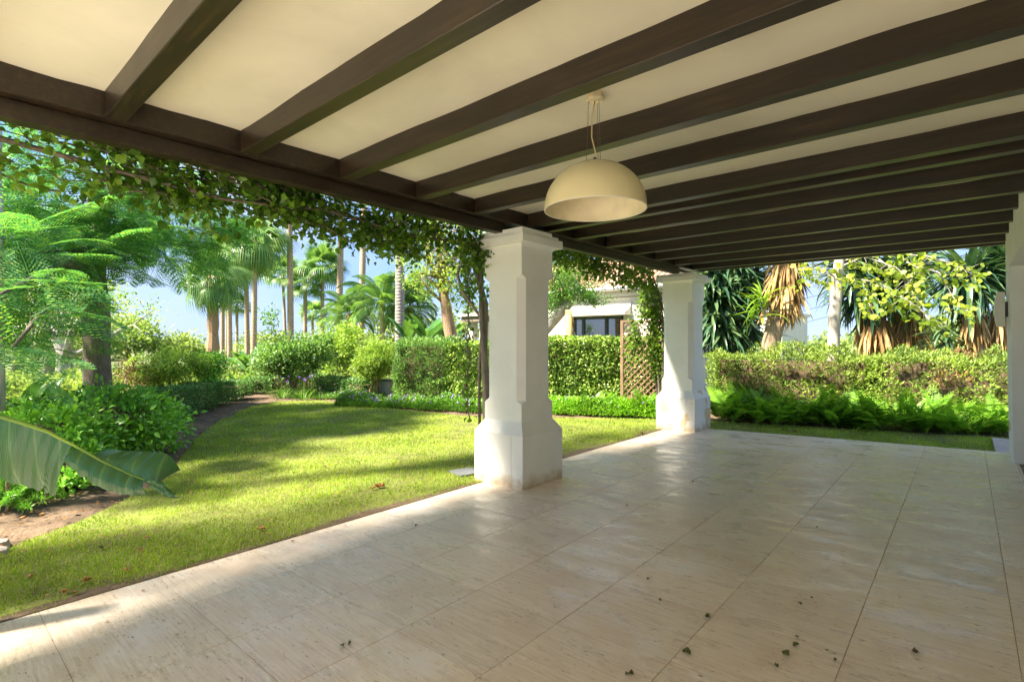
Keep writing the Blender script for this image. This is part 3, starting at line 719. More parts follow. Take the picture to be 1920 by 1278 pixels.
# box hedges along the bed
HB = [(328, 9.75), (372, 10.9), (415, 12.3), (446, 13.4), (480, 14.6)]
lab = ['nearest of the low box hedges beside the bright bush', 'second low box hedge counting from the bright bush', 'third low box hedge along the brown soil edge', 'farthest low box hedge of the left row near the lawn corner']
for i in range(4):
    a, b = gnd(*HB[i]), gnd(*HB[i + 1]); d = (b - a).normalized(); a2 = a + d * .06; b2 = b - d * .06
    nrm = Vector((d.y, -d.x, 0)) * (-.42)
    hedge('box_hedge', [(a2.x + nrm.x, a2.y + nrm.y), (b2.x + nrm.x, b2.y + nrm.y)], .8, LZ + .04, [.50, .47, .42, .37][i], 'box', lab[i] , group='low clipped box hedges', dens=2300, size=.038, T=T2(.33), rough=.05)
a, b = gnd(300, 10.4), gnd(345, 12.2)
# loose shrub behind the box hedge
def shrub(px, D, ytop, ybot, w, m, label, name='shrub', nclump=110, per=50, size=.06, T=None, trunks=3, spread=.1, group=None, z0=None, bark='bark', shell=.45, cat='shrub'):
    c = gnd(px, D); zt = at(px, ytop, D).z; zb = at(px, ybot, D).z; cz = (zt + zb) / 2; rz = (zt - zb) / 2; rx = w * D / 976 / 2
    tk = []; rd = []
    for k in range(trunks):
        o = Vector((random.uniform(-1, 1), random.uniform(-1, 1), 0)) * rx * .45
        tk.append([c + o * .15 + Vector((0, 0, -.05)), c + o * .5 + Vector((0, 0, (cz - LZ) * .45)), Vector((c.x, c.y, cz)) + o]); r = max(.012, rx * .035); rd.append([r * 1.5, r, r * .6])
    return tree(name, c, tk, rd, [((c.x, c.y, cz), (rx, rx * .85, rz)), ((c.x - rx * .4, c.y, cz - rz * .2), (rx * .6, rx * .6, rz * .7)), ((c.x + rx * .35, c.y + .1, cz + rz * .15), (rx * .55, rx * .5, rz * .75))], m, bark, label, cat, group, nclump, per, size, T, spread, 10, shell=shell)
shrub(318, 12.2, 652, 722, 165, 'lime', 'loose airy shrub with reddish tips behind the left box hedges', 'loose_shrub', 130, 55, .075, T2(.22), 3, .09)
shrub(260, 12.0, 668, 735, 90, 'rust', 'low shrub with dry reddish leaves left of the loose green shrub', 'dry_shrub', 40, 40, .08, T2(.2), 3, .12)
shrub(392, 12.6, 650, 735, 80, 'bush', 'upright green shrub just behind the box hedge gap', 'green_shrub', 60, 50, .075, T2(.26), 3, .09)
# centre tree and companions
c = gnd(548, 14.9)
tree('small_round_tree', c, [[c + Vector((0, 0, -.05)), c + Vector((.02, 0, .22)), c + Vector((.12, .1, .5)), c + Vector((.5, .2, .8))], [c + Vector((0, 0, .15)), c + Vector((-.12, 0, .4)), c + Vector((-.45, -.1, .7))], [c + Vector((0, .02, .15)), c + Vector((.0, 0, .6)), c + Vector((.05, .1, 1.0))]],
     [[.08, .06, .045, .03], [.045, .035, .025], [.05, .035, .02]], [((c.x + .1, c.y + .1, 1.0), (1.02, 1.0, .74)), ((c.x - .5, c.y - .3, .9), (.6, .6, .5)), ((c.x + .5, c.y + .4, 1.15), (.6, .6, .55)), ((c.x - .45, c.y - .35, 2.0), (.16, .16, .42))], 'ole', 'bark', 'round-crowned small tree at the far end of the lawn', 'tree', None, 230, 60, .085, T2(.28), .11, 16, shell=.35)
shrub(640, 17.5, 590, 715, 115, 'lime', 'tall bright yellow-green bush behind the small round tree', 'tall_bush', 160, 60, .09, T2(.25), 4, .13)
shrub(600, 20, 615, 710, 120, 'far', 'pale green bush behind and right of the small round tree', 'pale_bush', 90, 50, .1, T2(.25), 3, .15)
c = gnd(708, 14.1)
tree('topiary_tree', c, [[c + Vector((0, 0, -.05)), c + Vector((-.03, 0, .3)), c + Vector((.02, 0, .6))], [c + Vector((-.1, -.05, -.05)), c + Vector((-.22, -.1, .25)), c + Vector((-.05, 0, .55))]], [[.05, .04, .03], [.04, .035, .02]],
     [((c.x, c.y, .98), (.6, .55, .58)), ((c.x - .1, c.y - .1, .75), (.5, .5, .35))], 'lime', 'barkbrown', 'ball-headed yellow-green shrub on two short leaning trunks', 'tree', None, 200, 60, .085, T2(.13), .08, 12, shell=.5)
FH = [((463, 15.6), (500, 15.9), .33), ((506, 16.2), (600, 16.3), .42), ((607, 15.2), (650, 14.9), .40), ((655, 14.8), (695, 14.3), .36)]
lab = ['small dark clipped hedge between the left row and the small tree', 'dark clipped hedge behind the small round tree trunk', 'dark clipped hedge just right of the small round tree', 'dark clipped hedge left of the ball-headed shrub']
for i, (a, b, zt) in enumerate(FH):
    a, b = gnd(*a), gnd(*b); hedge('clipped_hedge', [xy(a), xy(b)], .6, LZ + .03, zt, 'box', lab[i], group='dark clipped hedges at the lawn end', dens=1200, size=.055, rough=.06)
# strap-leaved clumps
def strap_clump(px, D, label, n=60, L=.45, m='ground_leaf', name='strap_leaf_clump', w=.025, spread=.3, flowers=0, group=None):
    c = gnd(px, D); t = thing(name, c, label, 'plant', group); me = TR().scatter(np.zeros((1, 3)), np.array([[0, 1., 0]]), np.array([[0, 0, 1.]]), 1., TB(w, .35, 4)).mesh('leaf', m)
    for k in range(n):
        a = random.uniform(0, 6.28); o = Vector((math.cos(a), math.sin(a), 0)); inst('leaf', me, t, c + o * random.random() * spread + Vector((0, 0, -.01)), o + Vector((0, 0, random.uniform(.7, 2.5))), (-o.x, -o.y, .6), L * random.uniform(.7, 1.2))
    for k in range(flowers):
        a = random.uniform(0, 6.28); o = Vector((math.cos(a), math.sin(a), 0)) * random.random() * spread; h = L * random.uniform(1.2, 1.6)
        mb = MB().tube([c + o, c + o * 1.2 + Vector((0, 0, h))], .004, 4); st = mb.build('flower_stem', 'fern', t)
        P = np.array([list(c + o * 1.2 + Vector((0, 0, h)))] * 14) ; TR().scatter(P, rdir(14, .3), rdir(14), .045, T2(.3)).build('flower_head', 'flower', st)
strap_clump(528, 14.4, 'grassy clump left of the small tree trunk', 70, .42, flowers=3, group='strap-leaved clumps under the small tree')
strap_clump(565, 14.2, 'grassy clump with pale purple flower heads right of the small tree trunk', 70, .40, flowers=6, group='strap-leaved clumps under the small tree')
# paddle-leaved plants at left
def paddle_mesh(m, L=1., w=.16):
    seg = 6; mb = MB(); v = []; f = []
    for i in range(seg + 1):
        t_ = i / seg; ww = w * math.sin(math.pi * (t_ * .93 + .05)) ** .7; y = t_; z = -.18 * t_ * t_
        v += [(-ww, y, z + ww * .45), (0, y, z), (ww, y, z + ww * .45)]
    for i in range(seg): a = i * 3; f += [(a, a + 1, a + 4, a + 3), (a + 1, a + 2, a + 5, a + 4)]
    me = bpy.data.meshes.new('leaf'); me.from_pydata(v, [], f); me.materials.append(M[m]); me.polygons.foreach_set('use_smooth', [True] * len(me.polygons)); return me
def paddle_plant(px, D, label, n=12, L=.55, stem=.4, m='banana', name='paddle_leaf_plant', cat='plant', group=None, spread=.25, w=.16, trunk=0):
    c = gnd(px, D); t = thing(name, c, label, cat, group); me = paddle_mesh(m, w=w)
    if trunk: MB().tube([c + Vector((0, 0, -.05)), c + Vector((.03, 0, trunk * .6)), c + Vector((.0, 0, trunk))], [.11, .09, .06], 9).build('pseudostem', 'barkbrown', t, smooth=True)
    for k in range(n):
        a = random.uniform(0, 6.28); o = Vector((math.cos(a), math.sin(a), 0)); b = c + o * spread * .4 * random.random() + Vector((0, 0, trunk * .92))
        u = (o * random.uniform(.15, .9) + Vector((0, 0, 1))).normalized(); e = b + u * stem * random.uniform(.5, 1.2)
        lf = inst('leaf', me, t, e, u + o * .35, (-o.x, -o.y, .8), L * random.uniform(.8, 1.2))
        MB().tube([b, e], [.012, .008], 5).build('leaf_stalk', 'fern', t)
paddle_plant(20, 7.9, 'leftmost clump of broad upright paddle leaves behind the bright bush', 16, .6, .5, w=.2, group='paddle-leaved clumps behind the bush')
paddle_plant(70, 8.4, 'second clump of broad paddle leaves left of the feathery tree trunk', 12, .5, .45, w=.17, group='paddle-leaved clumps behind the bush')
paddle_plant(135, 8.8, 'narrow-leaved paddle clump just before the feathery tree trunk', 18, .55, .35, w=.09, group='paddle-leaved clumps behind the bush')
strap_clump(228, 9.8, 'spiky clump of narrow leaves right of the feathery tree trunk', 40, .6, 'ole', w=.03, group=None)

# ------------------------------------------------------------ feathery tree (left)
def frond_mesh(m, pairs=8, leaf=8):
    tr = TR(); P = []; A = []; sc = []
    for i in range(pairs):
        y = .12 + .85 * i / pairs; Lp = .36 * math.sin(math.pi * (.2 + .75 * i / pairs)) + .06
        for sd in (-1, 1):
            d = np.array([sd * .85, .5, -.18]); d /= np.linalg.norm(d)
            for j in range(leaf):
                s_ = (j + 1) / leaf * Lp; b = np.array([0, y, -.14 * y * y]) + d * s_ + np.array([0, 0, -.25 * s_ * s_])
                for s2 in (-1, 1):
                    q = np.array([-d[1] * s2, d[0] * s2, 0]) * 1. + d * .45; P.append(b); A.append(q); sc.append(.07 * math.sin(math.pi * (.15 + .8 * j / leaf)) + .012)
    P = np.array(P); A = np.array(A); n = len(P); T = (np.array([(-.22, .35, 0), (0, 0, 0), (.22, .4, 0), (0, 1, 0)], float), np.array([(1, 2, 3), (1, 3, 0)]))
    tr.scatter(P, A, np.tile([0, 0, 1.], (n, 1)), np.array(sc), T)
    th = []
    for a_, b_ in ((0, .5), (.5, 1)): 
        v = np.array([(-.006, a_, -.14 * a_ * a_), (.006, a_, -.14 * a_ * a_), (.004, b_, -.14 * b_ * b_), (-.004, b_, -.14 * b_ * b_)]); tr.add(v, np.array([(0, 1, 2), (0, 2, 3)]))
    return tr.mesh('frond', m)
def feathery(px, D, label, ells, trunk, rad, nf=1300, size=.5, name='feathery_tree', near=None, bark='bark', m='jac', seedlimbs=16):
    base = gnd(px, D); t = thing(name, base, label, 'tree')
    me = frond_mesh(m); mb = MB()
    for tk, rd in zip(trunk, rad): mb.tube(tk, rd, 12)
    P = []; O = []
    w = np.array([e[1][0] * e[1][1] for e in ells]); w = w / w.sum()
    for (c, r), ww in zip(ells, w):
        k = int(nf * ww); d = rng.normal(size=(k, 3)); d /= np.linalg.norm(d, axis=1, keepdims=True); P.append(np.array(c) + d * np.array(r) * rng.uniform(.45, 1.02, k)[:, None] ** .6); O.append(d)
        for _ in range(max(2, int(seedlimbs * ww))):
            dd = Vector(d[random.randrange(k)]); e = Vector(c) + Vector((dd.x * r[0], dd.y * r[1], dd.z * r[2])) * .75; a = Vector(trunk[0][-1]); md = a.lerp(e, .5) + Vector((0, 0, .2)); rr = rad[0][-1] * .55
            mb.tube([a, md, e], [rr, rr * .55, rr * .2], 6)
            for _ in range(3):
                dd = Vector(d[random.randrange(k)]); e2 = Vector(c) + Vector((dd.x * r[0], dd.y * r[1], dd.z * r[2])) * .85
                if (e2 - md).length < 1.6: mb.tube([md, md.lerp(e2, .5) + Vector((0, 0, .06)), e2], [rr * .4, rr * .22, rr * .08], 4)
    mb.build('trunk', bark, t, smooth=True)
    P = np.concatenate(P); O = np.concatenate(O); n = len(P)
    out_ = O.copy(); out_[:, 2] = 0; A = out_ * 1.1 + rng.normal(size=(n, 3)) * .45; A[:, 2] -= .12; Nn = rdir(n, 2.2)
    dist = np.linalg.norm(P - np.array([0, 0, CAMZ]), axis=1); order = np.argsort(dist)
    sc = size * rng.uniform(.7, 1.2, n)
    for i in order[:300]: inst('frond', me, t, P[i], A[i], Nn[i], float(sc[i]))
    # the rest joined: take triangles of the frond mesh
    nv = len(me.vertices); co = np.empty(nv * 3, np.float32); me.vertices.foreach_get('co', co); co = co.reshape(-1, 3).astype(float)
    fi = np.empty(len(me.polygons) * 3, np.int32); me.polygons.foreach_get('vertices', fi); fi = fi.reshape(-1, 3)
    r = order[300:]; TR().scatter(P[r], A[r], Nn[r], sc[r], (co, fi)).build('crown', m, t, kind='stuff')
    return t
b = gnd(183, 9.4)
feathery(183, 9.4, 'feathery-leaved tree with thick grey trunk at left beyond the bush',
    [((b.x + .1, b.y + .1, 4.0), (2.1, 2.0, 1.05)),  ((*xy(gnd(-10, 5.3)), 1.75), (.45, .45, .55)), ((*xy(gnd(60, 7.2)), 2.8), (1.1, 1.0, .5)), ((*xy(gnd(-20, 6.0)), 2.3), (.7, .7, .6)), ((*xy(gnd(-60, 7.5)), 1.9), (1.1, 1, .8)), ((*xy(gnd(315, 9.5)), 3.45), (.6, .8, .6)), ((*xy(gnd(110, 10.5)), 3.7), (1.1, 1.0, .6)), ((*xy(gnd(250, 8.6)), 3.45), (.5, .5, .4))],
    [[b + Vector((0, 0, -.1)), b + Vector((.02, 0, .6)), b + Vector((-.05, 0, 1.3)), b + Vector((-.12, 0, 2.0)), b + Vector((-.2, .0, 2.9))]], [[.27, .22, .2, .215, .15]], nf=820, size=.8)

# thin background tree with open branches behind it
b = gnd(118, 17)
tree('open_branched_tree', b, [[b, b + Vector((.1, 0, .7)), b + Vector((.0, 0, 1.3)), b + Vector((-.5, -.3, 2.2))], [b + Vector((.05, 0, 1.0)), b + Vector((.9, .5, 1.35)), b + Vector((2.2, 1.2, 2.0))], [b + Vector((.1, 0, .8)), b + Vector((.6, .1, 1.8)), b + Vector((1.0, .5, 2.8))]],
     [[.26, .2, .18, .1], [.12, .09, .06], [.13, .09, .06]], [((b.x, b.y, 2.8), (2.2, 2, 1.0)), ((b.x + 1.6, b.y + 1, 2.2), (1.6, 1.4, .9)), ((b.x - 1.4, b.y - .8, 2.0), (1.2, 1.2, .9))], 'lime', 'barkpale', 'pale open-branched tree seen behind the feathery tree trunk', 'tree', None, 110, 26, .1, T2(.3), .22, 26, shell=.5)

# pale trunk at the left edge
b = gnd(-13, 6.4)
t = thing('pale_trunk_tree', b, 'pale smooth trunk at the extreme left edge of the picture', 'tree')
MB().tube([b, b + Vector((0, 0, 1.2)), b + Vector((.03, 0, 2.4)), b + Vector((.0, 0, 4.2))], [.12, .11, .1, .08], 10).tube([b + Vector((.0, 0, 3)), b + Vector((-.4, -.3, 3.9)), b + Vector((-.9, -.6, 4.6))], [.06, .04, .03], 6).build('trunk', 'barkpale', t, smooth=True)
P, O, cl = crown_pts([((b.x - .9, b.y - .6, 4.6), (.7, .7, .4))], 26, 36, .16); TR().scatter(P, rdir(len(P), 0, O), rdir(len(P), 1), .1 * rng.uniform(.6, 1.2, len(P)), T2(.35)).build('crown', 'vine2', t)
P = np.array(list(at(1, 490, 6.2)))[None] + rng.normal(size=(40, 3)) * np.array([.03, .03, .1]); TR().scatter(P, rdir(40, -1), rdir(40), .08, TO(.35)).build('dry_flower_cluster', 'litter', t)
MB().tube([Vector(P[0]), b + Vector((0, 0, 2.4))], .006, 4).build('flower_stalk', 'barkbrown', t)

# ------------------------------------------------------------ hanging banana leaf in front at left
def banana_front():
    b = gnd(-190, 2.7); t = thing('banana_plant', b, 'big torn banana leaf drooping in front of the bush at lower left', 'banana plant')
    MB().tube([b + Vector((0, 0, -.1)), b + Vector((0, 0, .5)), b + Vector((.02, .02, 1.0))], [.11, .09, .06], 12).build('pseudostem', 'barkbrown', t, smooth=True)
    # midrib path in view: enters left at (−40,770), falls to (330,925)
    Dp = 2.35
    rib = [at(-190, 700, 2.6), at(-110, 742, 2.5), at(-40, 768, 2.42), at(30, 788, Dp), at(90, 808, Dp), at(140, 834, 2.33), at(190, 862, 2.30), at(245, 888, 2.28), at(290, 905, 2.25), at(329, 925, 2.22)]
    MB().tube(rib, [.02, .014, .011, .009, .008, .0065, .005, .004, .003, .0015], 6).build('midrib', 'lime', t, smooth=True)
    def blade(i0, i1, lo, up, name, m='bananafront', foldz=.0):
        rs = random.Random(len(lo)); g_ = [1 + rs.uniform(-.035, .015) - (.12 if rs.random() < .08 else 0) for _ in lo]; lo = [(a * k, b_ * k, c_) for (a, b_, c_), k in zip(lo, g_)]
        """surface hanging from the rib between rib params; lo/up = offsets (px) of the far edges"""
        v = []; f = []; n = len(lo) - 1; nt = 8
        for i in range(n + 1):
            s_ = i0 + (i1 - i0) * i / n; k = min(int(s_), len(rib) - 2); p = rib[k].lerp(rib[k + 1], s_ - k)
            for j in range(nt + 1):
                q = j / nt; e = lo[i]
                off = Vector((0, 0, e[1])) + Vector((math.cos(TH), math.sin(TH), 0)) * e[0] + Vector((-math.sin(TH), math.cos(TH), 0)) * e[2]
                bow = math.sin(q * math.pi) * .018 + .0035 * math.sin(s_ * 16)
                v.append(p + off * q + Vector((math.sin(TH), -math.cos(TH), 0)) * bow + Vector((0, 0, -.002)))
        w = nt + 1
        for i in range(n):
            for j in range(nt): f.append((i * w + j, i * w + j + 1, (i + 1) * w + j + 1, (i + 1) * w + j))
        o = MB().add(v, f).build(name, M['bananafront'], t, smooth=True); return o
    # near-side half: broad left lamina hanging down
    n = 44
    lo = [(-.05 - .07 * q, -.29 + .015 * math.sin(q * 7) + .03 * q, .05) for q in [i / n for i in range(n + 1)]]
    blade(0, 4.9, lo, None, 'leaf_blade')
    n = 30
    lo = [(-.03 + .06 * q, -.02 - .07 * math.sin(math.pi * min(1, q * .75 + .2)) - .02 * q, -.03) for q in [i / n for i in range(n + 1)]]
    blade(5.05, 7.6, lo, None, 'torn_lamina')
    lo = [(.03 + .04 * q, .012 + .085 * min(1, q * 1.5) * (1 - max(0, q - .8) * 3), .07) for q in [i / n for i in range(n + 1)]]
    blade(5.6, 8.0, lo, None, 'torn_lamina')
    lo = [(.01, -.018 - .035 * math.sin(math.pi * q), .03) for q in [i / n for i in range(n + 1)]]
    blade(7.6, 8.98, lo, None, 'leaf_tip')
    lo = [(.0, .012 + .03 * math.sin(math.pi * q), -.02) for q in [i / n for i in range(n + 1)]]
    blade(7.7, 8.98, lo, None, 'leaf_tip')
def bf():
    m, n, l, b = mat('dark_banana_leaf'); t = N(n, 'ShaderNodeTexCoord'); mp = N(n, 'ShaderNodeMapping')
    mp.inputs['Rotation'].default_value = (0, 0, -TH); l.new(t.outputs['Object'], mp.inputs[0])
    w = N(n, 'ShaderNodeTexWave', Scale=2.6, Distortion=.6, Detail=1.0); w.bands_direction = 'X'; l.new(mp.outputs[0], w.inputs['Vector'])
    r = ramp(n, [(0, (.02, .085, .03)), (.97, (.028, .1, .035)), (1, (.07, .16, .05))]); l.new(w.outputs['Fac'], r.inputs[0]); l.new(r.outputs[0], b.inputs['Base Color'])
    b.inputs['Roughness'].default_value = .3; b.inputs['Specular IOR Level'].default_value = .35
    w2 = N(n, 'ShaderNodeTexWave', Scale=26.0, Distortion=.5, Detail=1.0); w2.bands_direction = 'X'; l.new(mp.outputs[0], w2.inputs['Vector'])
    bp = N(n, 'ShaderNodeBump', Strength=.2, Distance=.008); l.new(w.outputs['Fac'], bp.inputs['Height']); bp2 = N(n, 'ShaderNodeBump', Strength=.15, Distance=.004); l.new(w2.outputs['Fac'], bp2.inputs['Height']); l.new(bp.outputs[0], bp2.inputs['Normal']); l.new(bp2.outputs[0], b.inputs['Normal'])
    tr = N(n, 'ShaderNodeBsdfTranslucent'); tr.inputs[0].default_value = (.1, .25, .03, 1); ms = N(n, 'ShaderNodeMixShader'); ms.inputs[0].default_value = .2; l.new(b.outputs[0], ms.inputs[1]); l.new(tr.outputs[0], ms.inputs[2]); l.new(ms.outputs[0], n['Material Output'].inputs[0])
    return m
M['bananafront'] = bf()
banana_front()

# ------------------------------------------------------------ bougainvillea along the beam
def vine(name, label, runs, m, size, wood, stems=(), T=None, seedn=300, group=None, base=None):
    """runs: list of (p0, p1, sag, depth_spread, n_leaves)"""
    base = base or Vector(runs[0][0]); t = thing(name, base, label, 'vine', group)
    P = []
    mb = MB()
    for (p0, p1, dz, dy, nl, nt) in runs:
        p0, p1 = Vector(p0), Vector(p1)
        L = (p1 - p0).length; side = (p1 - p0).normalized().cross(Vector((0, 0, 1)))
        for _ in range(nt):
            a_ = random.random() * .9; o_ = side * random.uniform(-1, 1) * dy + Vector((0, 0, random.uniform(-.15, .25))); mb.tube([p0.lerp(p1, min(1, a_ + .04 * j_)) + o_ + Vector((random.uniform(-.05, .05), random.uniform(-.05, .05), -dz * .5 * j_ / 5 * random.random())) for j_ in range(6)], [.005, .0045, .004, .0035, .003, .002], 4)
        for k in range(nt):
            a = random.random() * .85; b_ = min(1, a + random.uniform(.15, .4)); q = []
            o = side * random.uniform(-1, 1) * dy + Vector((0, 0, random.uniform(-.2, .2)))
            for j in range(7): s_ = a + (b_ - a) * j / 6; q.append(p0.lerp(p1, s_) + o + Vector((random.uniform(-.04, .04), random.uniform(-.04, .04), -dz * (j / 6) ** 2 * random.random() * .9 + random.uniform(-.03, .03))))
            mb.tube(q, [random.uniform(.003, .009)] * 4 + [.003] * 3, 4)
            # clusters hang on the twig
            m_ = int(nl / nt); idx = rng.integers(0, 7, m_); pts = np.array([list(x) for x in q])[idx]; P.append(pts + rng.normal(size=(m_, 3)) * np.array([.055, .055, .05]) * (.7 + .9 * random.random()))
    for st, rd in stems: mb.tube(st, rd, 7)
    mb.build('stems', wood, t, smooth=True)
    P = np.concatenate(P); n = len(P); A = rdir(n, -.5); Nn = rdir(n, .9); sc = size * rng.uniform(.4, 1.35, n); TT = T or TO(.42, .16, -.22)
    order = np.argsort(np.linalg.norm(P - np.array([0, 0, CAMZ]), axis=1)); me = TR().scatter(np.zeros((1, 3)), np.array([[0, 1., 0]]), np.array([[0, 0, 1.]]), 1., TT).mesh('leaf', m)
    inv = order[:seedn]
    for i in inv: inst('leaf', me, t, P[i], A[i], Nn[i], float(sc[i]))
    r = order[seedn:]; TR().scatter(P[r], A[r], Nn[r], sc[r], TT).build('foliage', m, t, kind='stuff')
    return t, P
wv = []
q0 = [Vector((-4.28, -.3, 2.63)), Vector((-4.2, .3, 2.62)), Vector((-4.12, .8, 2.55)), Vector((-4.15, 1.5, 2.5)), Vector((-4.1, 2.3, 2.56)), Vector((-4.15, 3.2, 2.5)), Vector((-4.12, 4.2, 2.52))]
stem2 = [[Vector((-4.43, 4.53, -.15)), Vector((-4.39, 4.57, .6)), Vector((-4.41, 4.53, 1.3)), Vector((-4.37, 4.51, 1.9)), Vector((-4.43, 4.41, 2.3)), Vector((-4.28, 4.21, 2.58))],
         [Vector((-4.37, 4.49, -.15)), Vector((-4.36, 4.51, .5)), Vector((-4.34, 4.47, 1.2)), Vector((-4.38, 4.45, 1.8)), Vector((-4.32, 4.41, 2.5))],
         [Vector((-4.46, 4.51, .4)), Vector((-4.45, 4.49, 1.1)), Vector((-4.41, 4.51, 1.7)), Vector((-4.58, 4.33, 2.05)), Vector((-4.62, 4.29, 2.25)), Vector((-4.46, 4.31, 2.6))],
         [Vector((-4.38, 4.57, -.1)), Vector((-4.44, 4.61, .9)), Vector((-4.40, 4.51, 1.6)), Vector((-4.42, 4.43, 2.6))]]
vine('bougainvillea', 'leafy bougainvillea vine draped under the left beam and up the nearer column',
     [((-4.25, -.9, 2.66), (-4.2, .9, 2.62), .2, .16, 800, 16), ((-4.22, .5, 2.64), (-4.2, 2.2, 2.62), .26, .17, 1500, 26), ((-4.22, 1.4, 2.62), (-4.2, 3.3, 2.56), .24, .16, 1500, 26), ((-4.3, 2.8, 2.54), (-4.2, 4.3, 2.56), .2, .14, 1000, 20),
      ((-4.55, .3, 2.75), (-4.6, 3.8, 2.7), .3, .2, 1000, 20), ((-4.8, -2.4, 3.2), (-4.8, 4.6, 3.2), .3, .25, 2200, 40), ((-4.25, 4.0, 2.5), (-4.3, 4.6, 2.4), .4, .1, 400, 10), ((-4.62, 4.45, .3), (-4.6, 4.45, 2.4), .1, .07, 300, 12)],  # the long topmost run is out of view, added to dapple the sun
     'vine', .06, 'bark', [(q0, [.02, .018, .015, .012, .014, .01, .012]), (stem2[0], [.055, .048, .045, .04, .034, .028]), (stem2[1], [.04, .036, .036, .03, .022]), (stem2[2], [.018, .02, .02, .022, .02, .018]), (stem2[3], [.014, .014, .013, .01])], base=Vector((-4.3, 4.6, -.13)))
def spots(path, n, sp, m, name, sz, par, T=None): pass
st = []
for k in range(9):
    o = Vector((random.uniform(-.14, .14), random.uniform(-.1, .1), 0)); c0 = Vector((-4.32, 9.25, -.15))
    st.append(([c0 + o * .4, c0 + o + Vector((random.uniform(-.05, .05), 0, .8)), c0 + o * 1.2 + Vector((random.uniform(-.08, .08), 0, 1.6)), c0 + o + Vector((random.uniform(-.15, .1), -.05, 2.3)), c0 + o * .5 + Vector((-.05, -.4, 2.8))], [.022, .018, .016, .012, .008]))
vine('bougainvillea', 'young-leaved bougainvillea climbing the farther column and arching along the beam',
     [((-4.3, 4.9, 2.72), (-4.3, 7.2, 2.66), .08, .14, 1300, 22), ((-4.3, 6.5, 2.68), (-4.35, 9.2, 2.6), .16, .15, 1200, 22), ((-4.4, 9.2, .7), (-4.45, 9.15, 2.5), .15, .16, 1700, 26), ((-4.5, 9.0, 2.3), (-4.7, 8.8, 1.2), .2, .12, 800, 12)],
     'vine2', .06, 'bark', st, base=Vector((-4.32, 9.25, -.13)))
# ------------------------------------------------------------ hedges on the far side
def pt(px, D): v = gnd(px, D); return (v.x, v.y)
hedge('oleander_hedge', [pt(752, 13.6), pt(850, 13.4)], 1.2, LZ + .1, 1.42, 'ole', 'tall narrow-leaved hedge with soft outline left of the nearer column', dens=1700, size=.1, T=T2(.1, .02), rough=.2, up=.5)
hedge('laurel_hedge', [pt(848, 13.3), pt(1005, 12.9)], 1.0, LZ + .1, 1.38, 'gloss', 'glossy dark green hedge directly behind the nearer column', dens=1500, size=.07, T=T2(.3), rough=.12, rust=None)
hedge('privet_hedge', [pt(1012, 12.9), pt(1275, 12.7)], 1.0, LZ + .1, 1.50, 'gloss', 'flat clipped sunlit hedge between the two columns in front of the house', dens=1900, size=.07, T=T2(.3), rough=.08)
def cover(name, a, b, w, h, m, label, n=9000, size=.05, T=None, fl=0, cat='ground cover'):
    a, b = np.array(a), np.array(b); d = b - a; L = np.linalg.norm(d); d /= L; nn = np.array([d[1], -d[0]])
    u = rng.random(n); v = rng.uniform(-1, 1, n); P = a + d * (u * L)[:, None] + nn * (v * w / 2)[:, None]
    top = np.array([h * (.75 + .5 * mnoise.noise((p[0] * 1.7, p[1] * 1.7, 2))) * math.sqrt(max(0.03, 1 - vv * vv)) for p, vv in zip(P, v)]); z = LZ + top * rng.uniform(.25, 1.05, n)
    P3 = np.concatenate([P, z[:, None]], 1); O = np.stack([nn[0] * v, nn[1] * v, np.full(n, .5)], 1)
    o = TR().scatter(P3, rdir(n, .4, O), rdir(n, 1.2), size * rng.uniform(.6, 1.3, n), T or T2()).build(name, m); tag(o, label, cat, kind='stuff')
    if fl:
        k = fl; i = rng.choice(np.argsort(z)[-n // 2:], k); q = P3[i] + np.array([0, 0, .03]); tr = TR()
        for _ in range(4): tr.scatter(q + rng.normal(size=q.shape) * .008, rdir(k, .6), rdir(k), .035, T2(.4))
        f = tr.build('flowers', 'flower'); tag(f, 'tiny purple flowers dotted over the low planting', 'flowers', kind='stuff')
cover('ground_cover', pt(645, 13.0), pt(800, 12.4), .9, .3, 'ground_leaf', 'low flowering ground cover along the far lawn edge left of the column', 15000, .05, None, 170)
cover('ground_cover', pt(790, 12.3), pt(960, 11.6), .9, .33, 'ground_leaf', 'low flowering ground cover in front of the glossy hedge', 15000, .05, None, 80)
cover('ground_cover', pt(1020, 11.7), pt(1240, 11.0), 1.0, .42, 'fern', 'fresh green ground cover between the two columns', 17000, .06, None, 30)
cover('undergrowth', pt(600, 14.6), pt(720, 13.9), .7, .2, 'ole', 'grey-green low plants at the foot of the small trees', 5000, .06)
cover('undergrowth', pt(-60, 9.5), pt(330, 12), 2.2, .45, 'ground_leaf', 'mixed low planting behind the bright bush', 14000, .09)
cover('undergrowth', pt(-150, 14), pt(520, 19), 5.0, .8, 'far', 'pale mixed shrubs growing beyond the left hedges', 26000, .12, cat='undergrowth')
cover('undergrowth', pt(560, 18), pt(1010, 15.2), 2.4, .7, 'far', 'pale mixed shrubs behind the far hedges', 15000, .12, cat='undergrowth')
mb = MB(); bx = thing('utility_box', gnd(727, 14.3), 'grey utility box half hidden behind the ball-headed shrub', 'utility box'); c = gnd(727, 14.3)
MB().bbox(c.x - .25, c.x + .25, c.y - .15, c.y + .15, LZ - .03, .36, .01).build('cabinet', 'utility', bx); MB().bbox(c.x - .28, c.x + .28, c.y - .18, c.y + .18, .361, .40, .01).build('lid', 'dark', bx)
# little garden peg light
c = gnd(601, 13.9); pg = thing('garden_spike', c, 'small dark spike light at the far lawn edge', 'garden light'); MB().tube([c + Vector((0, 0, -.03)), c + Vector((0, 0, .28))], .012, 6).build('post', 'dark', pg); MB().tube([c + Vector((0, 0, .28)), c + Vector((0, 0, .36))], .03, 8).build('head', 'dark', pg)

